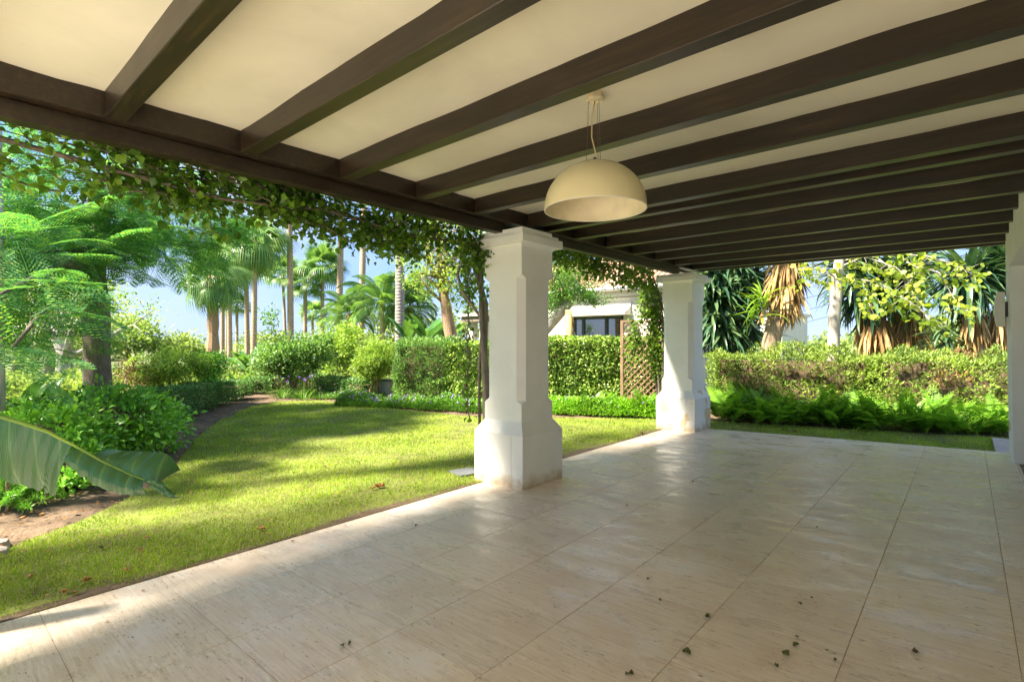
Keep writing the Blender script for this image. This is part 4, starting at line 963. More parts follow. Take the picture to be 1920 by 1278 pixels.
# trellis
def trellis():
    a, b = Vector((*pt(1166, 11.9), 0)), Vector((*pt(1262, 11.9), 0)); d = (b - a); L = d.length; d.normalize(); nn = Vector((d.y, -d.x, 0)); z0, z1 = .15, 1.92
    t = thing('trellis', (a.x, a.y, LZ), 'brown diamond lattice trellis behind the vine at the hedge end', 'trellis')
    def bar(p, q, w, th_, name, off=0):
        ax = (q - p); l = ax.length; ax.normalize(); s_ = ax.cross(nn).normalized(); v = []
        for e in (0, l):
            for (i, j) in ((-1, -1), (1, -1), (1, 1), (-1, 1)): v.append(p + ax * e + s_ * i * w / 2 + nn * (off + j * th_ / 2))
        MB().add(v, [(0, 1, 2, 3), (7, 6, 5, 4), (0, 4, 5, 1), (1, 5, 6, 2), (2, 6, 7, 3), (3, 7, 4, 0)]).build(name, 'trellis', t)
    P = lambda u, z: a + d * u + Vector((0, 0, z))
    bar(P(0, LZ), P(0, z1), .05, .04, 'frame_post'); bar(P(L, LZ), P(L, z1), .05, .04, 'frame_post'); bar(P(.026, z1 - .02), P(L - .026, z1 - .02), .04, .036, 'frame_rail'); bar(P(.026, z0), P(L - .026, z0), .04, .036, 'frame_rail')
    st = .145; H = z1 - z0
    k = -int(H / st) 
    while k * st < L:
        for sg in (1, -1):
            # line u = k*st + s (z rising) clipped
            s0 = max(0, -k * st); s1 = min(H, L - k * st)
            if s1 - s0 > .08:
                if sg == 1: p, q = P(k * st + s0, z0 + s0), P(k * st + s1, z0 + s1)
                else: p, q = P(k * st + s0, z1 - s0), P(k * st + s1, z1 - s1)
                bar(p, q, .024, .008, 'slat', .005 * sg)
        k += 1
trellis()

# tree right behind the nearer column, and its neighbour
c = gnd(1020, 14.0)
tree('curved_trunk_tree', c, [[c, at(1000, 680, 14), at(1018, 620, 14), at(1065, 570, 14), at(1085, 530, 14)]], [[.2, .19, .17, .13, .09]],
     [((*at(1065, 530, 14),), (.85, .8, .7)), ((*at(1035, 555, 14),), (.5, .6, .55)), ((*at(1110, 560, 13.8),), (.4, .4, .3)), ((*at(1020, 490, 14),), (.5, .5, .4))], 'ground_leaf', 'barkpale', 'small tree with curved trunk and fine bright leaves right of the nearer column', 'tree', None, 200, 60, .07, T2(.2), .11, 14, shell=.4)
c = gnd(845, 15.0)
tree('leaning_trunk_tree', c, [[c, at(848, 640, 15), at(840, 600, 15), at(836, 570, 15), at(825, 520, 15)]], [[.2, .19, .17, .15, .09]],
     [((*at(825, 500, 15),), (1.3, 1.2, 1.0)), ((*at(790, 520, 14.8),), (.6, .6, .5)), ((*at(870, 530, 14.8),), (.6, .6, .8)), ((*at(835, 430, 15),), (1.4, 1.2, .9))], 'lime', 'barkbrown', 'tree with stout brown trunk and yellow-green airy leaves left of the nearer column', 'tree', None, 150, 42, .085, T2(.24), .16, 26, shell=.35)

# ------------------------------------------------------------ neighbouring house
def house():
    Yf = 14.9; t = thing('villa', (-9, Yf, LZ), 'white villa with clay tile roof and dark framed window beyond the hedge', 'house')
    def PX(px): r = (px - 960) / 976; c, s = math.cos(TH), math.sin(TH); k = Yf / (c + r * s); return (-s + r * c) * k, k
    def Z(px, py): x, D = PX(px); dd = D; return CAMZ - (py - 638) / 976 * dd
    xl, _ = PX(1035); xr, _ = PX(1292); wx0, _ = PX(1074); wx1, _ = PX(1169)
    zt = Z(1120, 560); zb = Z(1120, 655); ze = Z(1150, 543)
    # facade around the window opening
    XL = PX(940)[0]; MB().box(XL, wx0, Yf, Yf + .3, LZ - .1, ze).box(wx1, xr, Yf, Yf + .3, LZ - .1, ze).box(wx0, wx1, Yf, Yf + .3, Z(1120, 592), ze).box(wx0, wx1, Yf, Yf + .3, LZ - .1, zb).box(xr - .3, xr, Yf + .3, Yf + 7, LZ - .1, ze).build('wall', 'stucco', t)
    zt = Z(1120, 592)
    fr = MB().box(wx0, wx1, Yf + .05, Yf + .13, zt - .09, zt).box(wx0, wx1, Yf + .05, Yf + .13, zb, zb + .08).box(wx0, wx0 + .08, Yf + .05, Yf + .13, zb, zt).box(wx1 - .08, wx1, Yf + .05, Yf + .13, zb, zt).build('window_frame', 'dark', t)
    W = wx1 - wx0
    for u in (.2, .66): MB().box(wx0 + W * u - .05, wx0 + W * u + .05, Yf + .04, Yf + .12, zb, zt).build('mullion', 'dark', fr)
    for a, b in ((.02, .18), (.22, .64), (.68, .97)): MB().box(wx0 + W * a, wx0 + W * b, Yf + .085, Yf + .1, zb, zt).build('pane', 'glass', fr)
    # curved plaster canopy over the window
    pr = [(0, Z(1120, 566) + .02), (.04, Z(1120, 572)), (.12, Z(1120, 578)), (.26, Z(1120, 583)), (.42, Z(1120, 586)), (.45, Z(1120, 588)), (.45, Z(1120, 591)), (0, Z(1120, 591.5))]
    v = []
    for x in (wx0 - .15, wx1 + .28): v += [(x, Yf - y - .002, z) for y, z in pr]
    k = len(pr); MB().add(v, [tuple(range(k)), tuple(range(2 * k - 1, k - 1, -1))] + [(i, k + i, k + (i + 1) % k, (i + 1) % k) for i in range(k)]).build('window_canopy', 'stucco', t)
    # stepped cornice
    for i, (d, za, zb_) in enumerate(((.05, .30, .26), (.10, .22, .12), (.16, .10, .0))): MB().box(XL - .1, xr + d, Yf - d, Yf - .001, ze - za, ze - zb_).build('cornice', 'stucco', t)
    MB().tube([(XL - .1, Yf - .32, ze + .02), (xr + .3, Yf - .32, ze + .02)], .075, 8).build('gutter', 'gutter', t)
    # tiled roof: rows of half round tiles, pitch about 24 degrees, hip on the right end
    pitch = math.tan(R(25)); rf = MB().add([(XL - .1, Yf - .3, ze), (xr + .35, Yf - .3, ze), (xr - 2.9, Yf + 3.3, ze + 3.6 * pitch), (XL - .1, Yf + 3.3, ze + 3.6 * pitch), (xr + .35, Yf + 7, ze), (XL - .1, Yf + 7, ze)], [(0, 1, 2, 3), (1, 4, 2), (3, 2, 4, 5)]).build('roof', 'tile', t)
    n = 7; L = .42; v = []; 
    for e, (y, r) in enumerate(((0, .085), (L, .07))):
        for k in range(n): a = math.pi * k / (n - 1); v.append((r * math.cos(a), y, r * math.sin(a) * .8))
    me = bpy.data.meshes.new('roof_tile'); me.from_pydata(v + [(x * .8, y, z * .75) for x, y, z in v[:n]], [], [(k, k + 1, n + k + 1, n + k) for k in range(n - 1)] + [(k, 2 * n + k, 2 * n + k + 1, k + 1) for k in range(n - 1)]); me.materials.append(M['tile'])
    cp = math.cos(R(25)); sp_ = math.sin(R(25)); cand = []
    for r_ in range(10):
        s_ = r_ * .36; y = Yf - .36 + s_ * cp; z = ze + .04 + s_ * sp_
        x = XL
        while x < xr + .3 - s_ * cp * .9: cand.append((x, y, z)); x += .2
    def scr(p): D = -math.sin(TH) * p[0] + math.cos(TH) * p[1]; return 960 + 976 * (math.cos(TH) * p[0] + math.sin(TH) * p[1]) / D
    cand.sort(key=lambda p: abs(scr(p) - 1150)); near, rest = cand[:290], cand[290:]
    rot = Matrix.Rotation(R(25), 3, 'X')
    for p in near: inst('roof_tile', me, rf, (p[0], p[1], p[2] + random.uniform(-.006, .006)), mtx=rot @ Matrix.Rotation(random.uniform(-.03, .03), 3, 'Z'))
    mb = MB(); vs = [vv.co for vv in me.vertices]; fs = [tuple(p.vertices) for p in me.polygons]
    for p in rest: mb.add([rot @ q + Vector(p) for q in vs], fs)
    mb.build('roof_tiles', 'tile', rf, kind='stuff')
    # lower wing at left with opening
    a, _ = PX(840); b_, _ = PX(905)
    def w2(px0, px1, y0, y1, D, m, nm, th_=.2):
        p, q = at(px0, y1, D), at(px1, y1, D); zt_ = at(px0, y0, D).z; MB().box(min(p.x, q.x), max(p.x, q.x), min(p.y, q.y), min(p.y, q.y) + th_, p.z, zt_).build(nm, m, t)
house()
def wing():
    p = gnd(898, 21); t = thing('garden_pavilion', p, 'white garden pavilion with flat dark beam left of the nearer column', 'pavilion')
    x0, x1 = gnd(866, 21).x, gnd(925, 21).x; y = p.y; zt = at(890, 602, 21).z
    MB().box(x0 - .1, x0 + .15, y, y + .3, LZ - .1, zt).build('post', 'stucco', t); MB().box(x1 - .4, x1, y, y + .3, LZ - .1, zt).build('post', 'stucco', t); 
    MB().box(x0 + .16, x1 - .41, y + 2.5, y + 2.7, LZ - .1, zt).build('back_wall', 'stucco', t)
    MB().box(x0 - .3, x1 + .2, y - .2, y + 3, zt + .001, zt + .22).build('beam', 'bark', t); MB().box(x0 - .4, x1 + .3, y - .3, y + 3.1, zt + .2205, zt + .34).build('roof', 'palestone', t)
wing()

# ------------------------------------------------------------ right side: hedge, ferns, yuccas
hedge('wild_hedge', [(-4.3, 11.9), (-1.5, 12.75), (3.0, 14.2)], 1.0, LZ + .1, 1.16, 'scrag', 'straggly yellow-green hedge with brown patches beyond the far terrace end', dens=1500, size=.075, T=T2(.16), rough=.34, rust=.58, up=.5)
def fern_mesh(m, droop, seed):
    tr = TR(); n = 17; P = []; A = []; s_ = []
    for i in range(n):
        t_ = .1 + .9 * i / n; x = t_ * (1 - .25 * droop * t_); z = .0 - droop * t_ ** 2
        for sd in (-1, 1): P.append((0, x, z)); A.append((sd, .45, -.12)); s_.append(.17 * math.sin(math.pi * min(.97, t_ * .8 + .17)) + .02)
    P = np.array(P, float); A = np.array(A, float); Nn = np.tile([0, .3 * droop, 1.], (len(P), 1)); tr.scatter(P, A, Nn, np.array(s_), (np.array([(0, 0, 0), (-.16, .5, .0), (0, 1, -.1), (.16, .5, 0)], float), np.array([(0, 3, 2), (0, 2, 1)])))
    for i in range(4):
        a, b = i / 4, (i + 1) / 4; f = lambda q: (q * (1 - .25 * droop * q), -droop * q * q); ya, za = f(a); yb, zb = f(b); tr.add(np.array([(-.008, ya, za), (.008, ya, za), (.006, yb, zb), (-.006, yb, zb)]), np.array([(0, 1, 2), (0, 2, 3)]))
    return tr.mesh('frond', m)
FM = [fern_mesh('fern', .25, 0), fern_mesh('fern', .5, 1), fern_mesh('fern', .8, 2)]
def fern(x, y, label, n=24, L=.55):
    c = Vector((x, y, LZ)); t = thing('fern', c, label, 'fern', 'sword ferns bordering the lawn strip')
    for k in range(n):
        a = random.uniform(0, 6.28); o = Vector((math.cos(a), math.sin(a), 0)); inst('frond', random.choice(FM), t, c + o * .06, o * random.uniform(.25, 1) + Vector((0, 0, random.uniform(.5, 1.5))), (-o.x * .6, -o.y * .6, .8), L * random.uniform(.65, 1.25))
WORDS = 'one two three four five six seven eight nine ten eleven twelve thirteen fourteen fifteen'.split()
F0, F1 = Vector((-3.75, 10.62)), Vector((.75, 12.05)); nf = 15
for i in range(nf):
    s_ = i / (nf - 1); p = F0.lerp(F1, s_); nn = Vector((-.3, .95))
    if i == 0: lb = 'sword fern of the front row closest to the farther column'
    elif i == nf - 1: lb = 'sword fern of the front row closest to the house wall'
    else: lb = 'sword fern number %s in the front row counted from the farther column' % WORDS[i]
    fern(p.x + random.uniform(-.06, .06), p.y + random.uniform(-.05, .1), lb, 19, .7)
    if i < nf - 1:
        q = F0.lerp(F1, s_ + .035) + nn * .5; fern(q.x, q.y, 'taller sword fern number %s in the back row counted from the farther column' % WORDS[i], 14, .82)
for i, (px, D) in enumerate(((1120, 11.5), (1160, 11.3), (1195, 11.2), (1222, 11.0))):
    c = gnd(px, D); fern(c.x, c.y, ['small fern among the ground cover left of the trellis', 'small fern below the left post of the trellis', 'small fern in front of the lattice trellis', 'small fern at the foot of the far column vine'][i], 22, .6)
# yuccas
YB = [TR().scatter(np.zeros((1, 3)), np.array([[0, 1., 0]]), np.array([[0, 0, 1.]]), 1., TB(.068, d, 4, .45)) for d in (.08, .3, .65)]
YM = {m: [y.mesh('leaf', m) for y in YB] for m in ('yucca', 'yuccab', 'dead')}
def yucca(name, base, trunks, heads, skirts, label, group=None, m='yucca', lim=290, dlim=290, bark='yuccabark', cat='yucca tree', L=.75):
    t = thing(name, base, label, cat, group); mb = MB()
    for tk, rd in trunks: mb.tube(tk, rd, 10)
    if trunks: mb.build('trunk', bark, t, smooth=True)
    P = []
    for (c, n, lo, hi, l_) in heads:
        for k in range(n):
            a = random.uniform(0, 6.28); e = random.uniform(lo, hi); d = Vector((math.cos(a) * math.cos(e), math.sin(a) * math.cos(e), math.sin(e))); P.append((Vector(c) + d * random.uniform(.02, .16) + Vector((0, 0, random.uniform(-.25, .25))), d, (0, 0, 1) if abs(d.z) < .9 else (-d.x, -d.y, .3), l_ * random.uniform(.75, 1.15), 1 if e > .4 else (2 if random.random() < .6 else 1)))
    random.shuffle(P); P.sort(key=lambda p: p[0].length - p[3] * 1.5 * random.random())
    for p in P[:lim]: inst('leaf', YM[m][p[4] if random.random() < .8 else 0], t, p[0], p[1], p[2], p[3])
    if len(P) > lim:
        r = P[lim:]; TR().scatter(np.array([list(p[0]) for p in r]), np.array([list(p[1]) for p in r]), rdir(len(r), 1.5), np.array([p[3] for p in r]), TB(.05, .3, 4, .5)).build('foliage', m, t, kind='stuff')
    Q = []
    for (a_, b_, r_, n, l_) in skirts:
        for k in range(n):
            s_ = random.random(); c = Vector(a_).lerp(Vector(b_), s_); a = random.uniform(0, 6.28); o = Vector((math.cos(a), math.sin(a), 0)); Q.append((c + o * r_ * random.random(), o * random.uniform(.05, .55) + Vector((0, 0, -1)), tuple(o), l_ * random.uniform(.7, 1.2)))
    for q in Q[:dlim]: inst('dead_leaf', YM['dead'][0 if random.random() < .6 else 1], t, q[0], q[1], q[2], (q[3] * random.uniform(.5, .9), q[3], q[3]))
    if len(Q) > dlim:
        r = Q[dlim:]; TR().scatter(np.array([list(p[0]) for p in r]), np.array([list(p[1]) for p in r]), rdir(len(r)), np.array([p[3] for p in r]), TB(.035, .08, 3, .5)).build('dead_leaves', 'dead', t, kind='stuff')
    return t
D = 13.0; c = gnd(1375, D)
yucca('yucca', c, [([c, at(1385, 640, D), at(1372, 580, D), at(1370, 520, D)], [.14, .12, .1, .08]), ([c, at(1345, 650, D), at(1338, 600, D)], [.1, .08, .07]), ([c, at(1400, 640, D), at(1412, 590, D)], [.1, .08, .06])],
      [(at(1370, 490, D), 260, -1.3, .9, 1.0), (at(1340, 555, D), 230, -1.4, .7, .95), (at(1405, 530, D), 200, -1.4, .6, .9), (at(1350, 610, D - .3), 200, -1.4, .5, .85), (at(1405, 615, D - .2), 150, -1.4, .3, .8), (at(1330, 500, D), 130, -1.2, .8, .95)], [(at(1390, 640, D), at(1380, 600, D), .12, 25, .5)],
      'dense dark-leaved yucca mass right of the farther column', 'tall yuccas behind the wild hedge')
D = 11.7; c = gnd(1432, D)
yucca('yucca', c, [([c, at(1437, 700, D), at(1446, 640, D), at(1458, 585, D), at(1474, 520, D), at(1480, 470, D)], [.25, .22, .19, .19, .15, .12])],
      [(at(1482, 440, D), 110, -.5, 1.4, .8)], [(at(1478, 455, D), at(1470, 545, D), .2, 480, .85)], 'yucca with stout leaning trunk and a skirt of straw-coloured dead leaves', 'tall yuccas behind the wild hedge')
D = 11.4; yucca('yucca_rosette', at(1428, 575, D), [([at(1452, 600, D + .2), at(1440, 590, D), at(1430, 580, D)], [.03, .03, .03])], [(at(1430, 572, D), 42, -.6, 1.4, .5)], [], 'young bright green yucca rosette sprouting from the leaning trunk', None, 'yuccab')
D = 15.0; c = gnd(1650, D)
yucca('yucca', c, [([c, at(1655, 640, D), at(1640, 590, D), at(1632, 540, D)], [.2, .17, .15, .12]), ([c, at(1690, 640, D), at(1700, 580, D), at(1697, 510, D)], [.18, .15, .14, .12])],
      [(at(1628, 535, D), 300, -1.3, 1.0, 1.15), (at(1700, 495, D), 260, -1.0, 1.3, 1.15), (at(1595, 500, D), 140, -1.0, 1.2, 1.1), (at(1680, 540, D), 140, -1.2, .6, 1.0)], [(at(1632, 580, D), at(1650, 610, D), .22, 330, 1.1), (at(1705, 560, D), at(1705, 605, D), .2, 330, 1.1)], 'two-headed yucca with brown dead skirts behind the pale slender trunk', 'tall yuccas behind the wild hedge')
D = 12.9; c = gnd(1840, D)
yucca('yucca', c, [([c, at(1835, 650, D), at(1825, 590, D), at(1820, 530, D)], [.18, .16, .14, .12]), ([c, at(1868, 640, D), at(1875, 560, D)], [.15, .13, .12])],
      [(at(1815, 520, D), 260, -1.2, 1.1, 1.0), (at(1885, 495, D), 280, -1.0, 1.2, 1.05)], [(at(1822, 560, D), at(1825, 620, D), .16, 200, .8), (at(1870, 570, D), at(1878, 640, D), .18, 240, .8)], 'yucca with teal leaves beside the house wall', 'tall yuccas behind the wild hedge')
D = 13.2; c = gnd(1775, D); yucca('yucca', c, [([c, at(1775, 660, D), at(1778, 640, D)], [.1, .1, .08])], [(at(1775, 632, D), 70, -.6, 1.0, .6)], [(at(1775, 640, D), at(1775, 650, D), .1, 30, .4)], 'low spreading yucca head between the two taller yuccas', 'tall yuccas behind the wild hedge')
# pale slender tree with round yellow-green leaves
D = 11.1; c = gnd(1561, D); t = thing('round_leaved_tree', c, 'slender pale trunk with round yellow-green leaves hanging on bare twigs', 'tree')
mb = MB().tube([c, at(1562, 700, D), at(1564, 600, D), at(1570, 530, D), at(1574, 480, D), at(1580, 380, D)], [.13, .118, .112, .115, .09, .07], 12)
tw = [((1572, 500), (1620, 480), (1680, 500), (1725, 545)), ((1574, 490), (1650, 470), (1740, 480), (1820, 500)), ((1572, 510), (1600, 520), (1625, 560), (1640, 590)), ((1576, 450), (1680, 460), (1790, 495), (1835, 520)), ((1570, 520), (1540, 505), (1515, 500), (1490, 505)), ((1600, 520), (1650, 530), (1700, 560), (1760, 600)), ((1572, 470), (1640, 450), (1720, 500), (1690, 560)), ((1640, 480), (1700, 520), (1720, 570), (1735, 590)), ((1700, 490), (1760, 510), (1790, 560), (1800, 575))]
P = []
for q in tw:
    dd = [D, D - .25, D - .5, D - .7]; pp = [at(a, b_, d_) for (a, b_), d_ in zip(q, dd)]
    if (pp[0] - at(1573, pp and q[0][1], D)).length > .4: pass
    mb.tube(pp, [.018, .011, .008, .004], 5)
    for k in range(1, 22):
        s_ = k / 21 * 3; i = min(2, int(s_)); p = pp[i].lerp(pp[i + 1], s_ - i)
        e = p + Vector((random.uniform(-.25, .25), random.uniform(-.2, .2), random.uniform(-.3, .08))); mb.tube([p, e], [.004, .002], 4)
        for _ in range(4): P.append(list(e + Vector((random.gauss(0, .07), random.gauss(0, .07), random.gauss(0, .07)))))
mb.build('trunk', 'barkpale', t, smooth=True)
P = np.array(P); TRD = (np.array([(0, 0, 0), (-.38, .2, .05), (-.48, .6, .08), (0, 1, -.05), (.48, .6, .08), (.38, .2, .05), (0, .5, 0)], float), TO()[1])
me = TR().scatter(np.zeros((1, 3)), np.array([[0, 1., 0]]), np.array([[0, 0, 1.]]), 1., TRD).mesh('leaf', 'yel'); n = len(P); A = rdir(n, -.7); Nn = rdir(n, .6); sel = rng.permutation(n)
for i in sel[:300]: inst('leaf', me, t, P[i], A[i], Nn[i], random.uniform(.08, .135))
TR().scatter(P[sel[300:]], A[sel[300:]], Nn[sel[300:]], rng.uniform(.08, .13, n - 300), TRD).build('foliage', 'yel', t, kind='stuff')

# white building beyond the leaning yucca
c = gnd(1440, 24); t = thing('white_building', c, 'plain white building seen between the yuccas', 'building')
a_, b_ = gnd(1370, 24), gnd(1472, 24); z1 = at(1440, 588, 24).z
MB().box(a_.x, b_.x, c.y, c.y + 5, LZ - .2, z1).build('wall', 'stucco', t); MB().box(a_.x - .1, b_.x + .1, c.y - .1, c.y + 5.1, z1 + .001, z1 + .15).build('roof', 'palestone', t)
wx = gnd(1453, 24).x; w_ = MB().box(wx - .25, wx + .25, c.y - .02, c.y - .002, 1.2, 2.2).build('window', 'dark', t); MB().box(wx - .18, wx + .18, c.y - .03, c.y - .021, 1.27, 2.13).build('pane', 'glass', w_)
# ------------------------------------------------------------ palms
def fan_mesh(m, droop):
    tr = TR(); n = 26; V = []
    pet = .8
    for k in range(n):
        a = (k / (n - 1) - .5) * 3.6; d = np.array([math.sin(a), math.cos(a), 0.]); L = .95 * (1 - .25 * abs(a) / 1.8); w = .035; sd = np.array([d[1], -d[0], 0]) * w; b0 = np.array([0, pet, -.12]); m1 = b0 + d * L * .55 + np.array([0, 0, -.12 * droop]); m2 = b0 + d * L * .85 + np.array([0, 0, -.55 * droop]); e = b0 + d * L * .95 + np.array([0, 0, -1.15 * droop])
        tr.add(np.array([b0, m1 + sd, m1 - sd, m2 + sd * .6, m2 - sd * .6, e]), np.array([(0, 2, 1), (1, 2, 4), (1, 4, 3), (3, 4, 5)]))
    tr.add(np.array([(-.02, 0, 0), (.02, 0, 0), (.012, pet, -.12), (-.012, pet, -.12)]), np.array([(0, 1, 2), (0, 2, 3)]))
    return tr.mesh('frond', m)
def feather_mesh(m):
    tr = TR(); n = 30
    for i in range(n):
        t_ = .15 + .85 * i / n; y = math.sin(t_ * 1.5); z = .15 * t_ - .75 * t_ ** 2.2
        for sd in (-1, 1):
            L = .42 * math.sin(math.pi * min(.95, .15 + .8 * t_)); b0 = np.array([0, y, z]); e = b0 + np.array([sd * L * .75, L * .35, -L * .65]); mm = b0 + np.array([sd * L * .5, L * .25, -L * .12]); w = np.array([0, .016, 0]); tr.add(np.array([b0 - w * .6, b0 + w * .6, mm + w, mm - w, e]), np.array([(0, 1, 2), (0, 2, 3), (3, 2, 4)]))
    for i in range(5):
        f = lambda q: (math.sin(q * 1.5), .15 * q - .75 * q ** 2.2); a, b_ = f(i / 5), f((i + 1) / 5); tr.add(np.array([(-.014, *a), (.014, *a), (.01, *b_), (-.01, *b_)]), np.array([(0, 1, 2), (0, 2, 3)]))
    return tr.mesh('frond', m)
FAN = [fan_mesh('palm', .25), fan_mesh('palm', .6), fan_mesh('palm', 1.0)]; FEA = feather_mesh('palm')
def palm(px, D, ytop, r0, r1, label, nfr=30, size=1.1, bark='palmbark', kind='fan', lean=0, droopy=False, group='palms beyond the garden', rug=False, name='fan_palm'):
    c = gnd(px, D); top = at(px + lean, ytop, D); t = thing(name, c, label, 'palm tree', group); pth = []; rd = []
    nseg = 28 if bark == 'palmgrey' else 12
    for i in range(nseg + 1):
        s_ = i / nseg; p = c.lerp(top, s_); p.x += .05 * math.sin(s_ * 3) * (top.z / 8); pth.append(p); rr = r0 + (r1 - r0) * s_ ** .7
        if bark == 'palmgrey': rr *= 1 + (.02 if i % 2 else -.02)
        if rug: rr *= random.uniform(.85, 1.15)
        rd.append(rr)
    mb = MB().tube(pth, rd, 10)
    mb.build('trunk', bark, t, smooth=not rug)
    # crown shaft of old bases
    MB().tube([top + Vector((0, 0, -.45)), top + Vector((0, 0, -.1)), top + Vector((0, 0, .12))], [r1 * 1.02, r1 * 1.6, r1 * .8], 9).build('crownshaft', 'barkbrown', t, smooth=True)
    for k in range(nfr):
        a = k * 2.4 + random.uniform(-.3, .3); e = 1.35 - (k / nfr) * (2.3 if droopy else 1.75) + random.uniform(-.15, .15); d = Vector((math.cos(a) * math.cos(e), math.sin(a) * math.cos(e), math.sin(e))); nrm = Vector((-math.cos(a) * math.sin(e), -math.sin(a) * math.sin(e), math.cos(e)))
        me = FEA if kind == 'feather' else (FAN[2] if droopy and e < .9 else (FAN[0] if e > .7 else FAN[1]))
        inst('frond', me, t, top + Vector((0, 0, random.uniform(-.1, .1))), d, nrm, size * random.uniform(.85, 1.15))
    return t
palm(399, 27, 520, .31, .25, 'fan palm with thick ragged trunk and long drooping fronds', 34, .98, droopy=True, bark='barkbrown', rug=True)
PL = [(417, 44, 490, .17, 24, 1.25, 0, 1, 'slim palm immediately right of the ragged palm'), (425, 52, 505, .14, 20, 1.2, 0, 1, 'thin shaded palm second right of the ragged palm'),
 (431, 40, 482, .19, 32, 1.35, -3, 1, 'pinkish straight palm third right of the ragged palm'), (444, 52, 572, .15, 24, 1.0, 0, 0, 'short-crowned palm fourth right of the ragged palm'),
 (464, 42, 462, .19, 34, 1.45, -4, 1, 'palm with green drooping crown left of its warm brown neighbour'), (475, 38, 452, .2, 34, 1.45, 3, 1, 'palm with warm brown trunk closest left of the open sky gap'),
 (536, 52, 512, .15, 28, 1.3, -6, 0, 'thin palm with small crown touching the tall smooth palm'), (545, 40, 330, .24, 30, 1.6, -4, 0, 'tall smooth palm whose crown rises above the vine, leftmost of three'),
 (572, 50, 532, .2, 34, 1.3, 0, 0, 'palm with full crown and bare trunk under the vine'), (586, 62, 588, .17, 26, 1.15, 0, 0, 'smallest palm low between two full-crowned palms'),
 (604, 50, 502, .2, 36, 1.5, 0, 0, 'tall palm with orange upper trunk under the vine edge'), (634, 42, 300, .26, 30, 1.6, 6, 0, 'tall greyish palm trunk second of the three reaching above the vine'),
 (675, 39, 300, .235, 30, 1.6, 8, 0, 'tall straight palm trunk third of the three reaching above the vine')]
for (px, D, yt, r_, nfr, sz, ln, dr, lb) in PL: palm(px, D, yt, r_ * 1.08, r_ * .85, lb, nfr, sz, lean=ln, droopy=bool(dr))
palm(749, 23, 240, .225, .18, 'thick grey ringed palm trunk rising behind the oleander hedge', 30, 1.8, 'palmgrey', lean=-2)
palm(655, 34, 590, .14, .12, 'feathery palm low between two tall trunks', 26, 1.7, kind='feather', name='feather_palm')
palm(716, 33, 570, .16, .14, 'large feathery palm left of the ringed trunk', 34, 2.1, kind='feather', name='feather_palm')
palm(768, 34, 575, .16, .14, 'feathery palm right of the ringed trunk', 30, 1.9, kind='feather', name='feather_palm')
for i, (px, D, h) in enumerate(((765, 19, 1.4), (800, 18.5, 1.5), (825, 19.5, 1.2), (468, 17.5, .5))):
    paddle_plant(px, D, ['banana plant with upright leaves right of the ringed palm trunk', 'middle banana plant behind the oleander hedge', 'banana plant left of the stout leaning trunk', 'low banana plant behind the left end of the small tree'][i], 11, 1.0 if i < 3 else .8, .35, name='banana_plant', cat='banana plant', group='banana plants behind the hedges', trunk=h, w=.16)
paddle_plant(440, 15.6, 'pale paddle-leaved plant behind the end of the left box hedges', 9, .5, .3, name='paddle_leaf_plant')
c = gnd(1068, 13.6); t = thing('dry_palm_stem', c, 'orange-brown dry stem standing before the villa wall', 'plant stem'); MB().tube([c, at(1068, 650, 13.6), at(1066, 580, 13.6)], [.11, .1, .09], 9).build('stem', 'dead', t, smooth=True)
me = YM['dead'][1]
for k in range(14): a = random.uniform(0, 6.28); inst('dead_leaf', me, t, at(1066, 582 + random.uniform(0, 20), 13.6), (math.cos(a), math.sin(a), -1.), (math.cos(a), math.sin(a), .5), .35)
# left background trunks and trees
for i, (px, D, r, lb) in enumerate(((33, 20, .2, 'leftmost slim trunk among the hazy trees'), (93, 19, .17, 'slim trunk left of the open-branched tree'), (62, 30, .16, 'distant slim trunk between the two nearer slim trunks'), (128, 26, .2, 'distant trunk right of the open-branched tree base'))):
    b = gnd(px, D); tree('slender_tree', b, [[b, b + Vector((.05, 0, 1.6)), b + Vector((.15, .1, 3.2))]], [[r, r * .85, r * .6]], [((b.x, b.y, 3.6), (2.4, 2.2, 1.2)), ((b.x - 1, b.y, 2.6), (1.4, 1.2, .7))], 'lime', 'palmgrey', lb, 'tree', 'hazy trees at far left', 90, 34, .13, T2(.3), .3, 16)
FB = [(-40, 34, 4.2), (60, 42, 3.6), (150, 38, 3.0), (240, 45, 3.2), (330, 48, 1.6), (500, 50, 1.7), (640, 52, 1.4), (760, 38, 3.0), (1500, 34, .8), (1560, 40, 1.1), (1620, 36, 1.6), (1740, 34, 2.2), (1850, 36, 2.6), (1970, 30, 3.0), (930, 34, 3.6), (1260, 34, 3.2)]
for i, (px, D, h) in enumerate(FB):
    b = gnd(px, D); w = random.uniform(2.6, 4)
    where = ['at the far left edge', 'behind the slim trunks', 'behind the feathery tree trunk', 'right of the feathery tree trunk', 'under the open sky at left', 'behind the small round tree', 'behind the tall bright bush', 'behind the banana plants', 'right of the leaning yucca', 'left of the pale slender trunk', 'right of the pale slender trunk', 'between the two right yuccas', 'behind the teal yucca', 'past the house wall', 'behind the nearer column', 'behind the villa roof'][i]
    tree('distant_tree', b, [[b, b + Vector((0, 0, h * .5)), b + Vector((.2, 0, h * .8))]], [[.2, .15, .1]], [((b.x, b.y, h * .6), (w, w * .8, h * .6)), ((b.x + w * .6, b.y, h * .45), (w * .7, w * .6, h * .45))], 'far', 'bark', 'pale distant tree ' + where, 'tree', 'pale distant trees', 110, 30, .3, T2(.35), .45, 8)
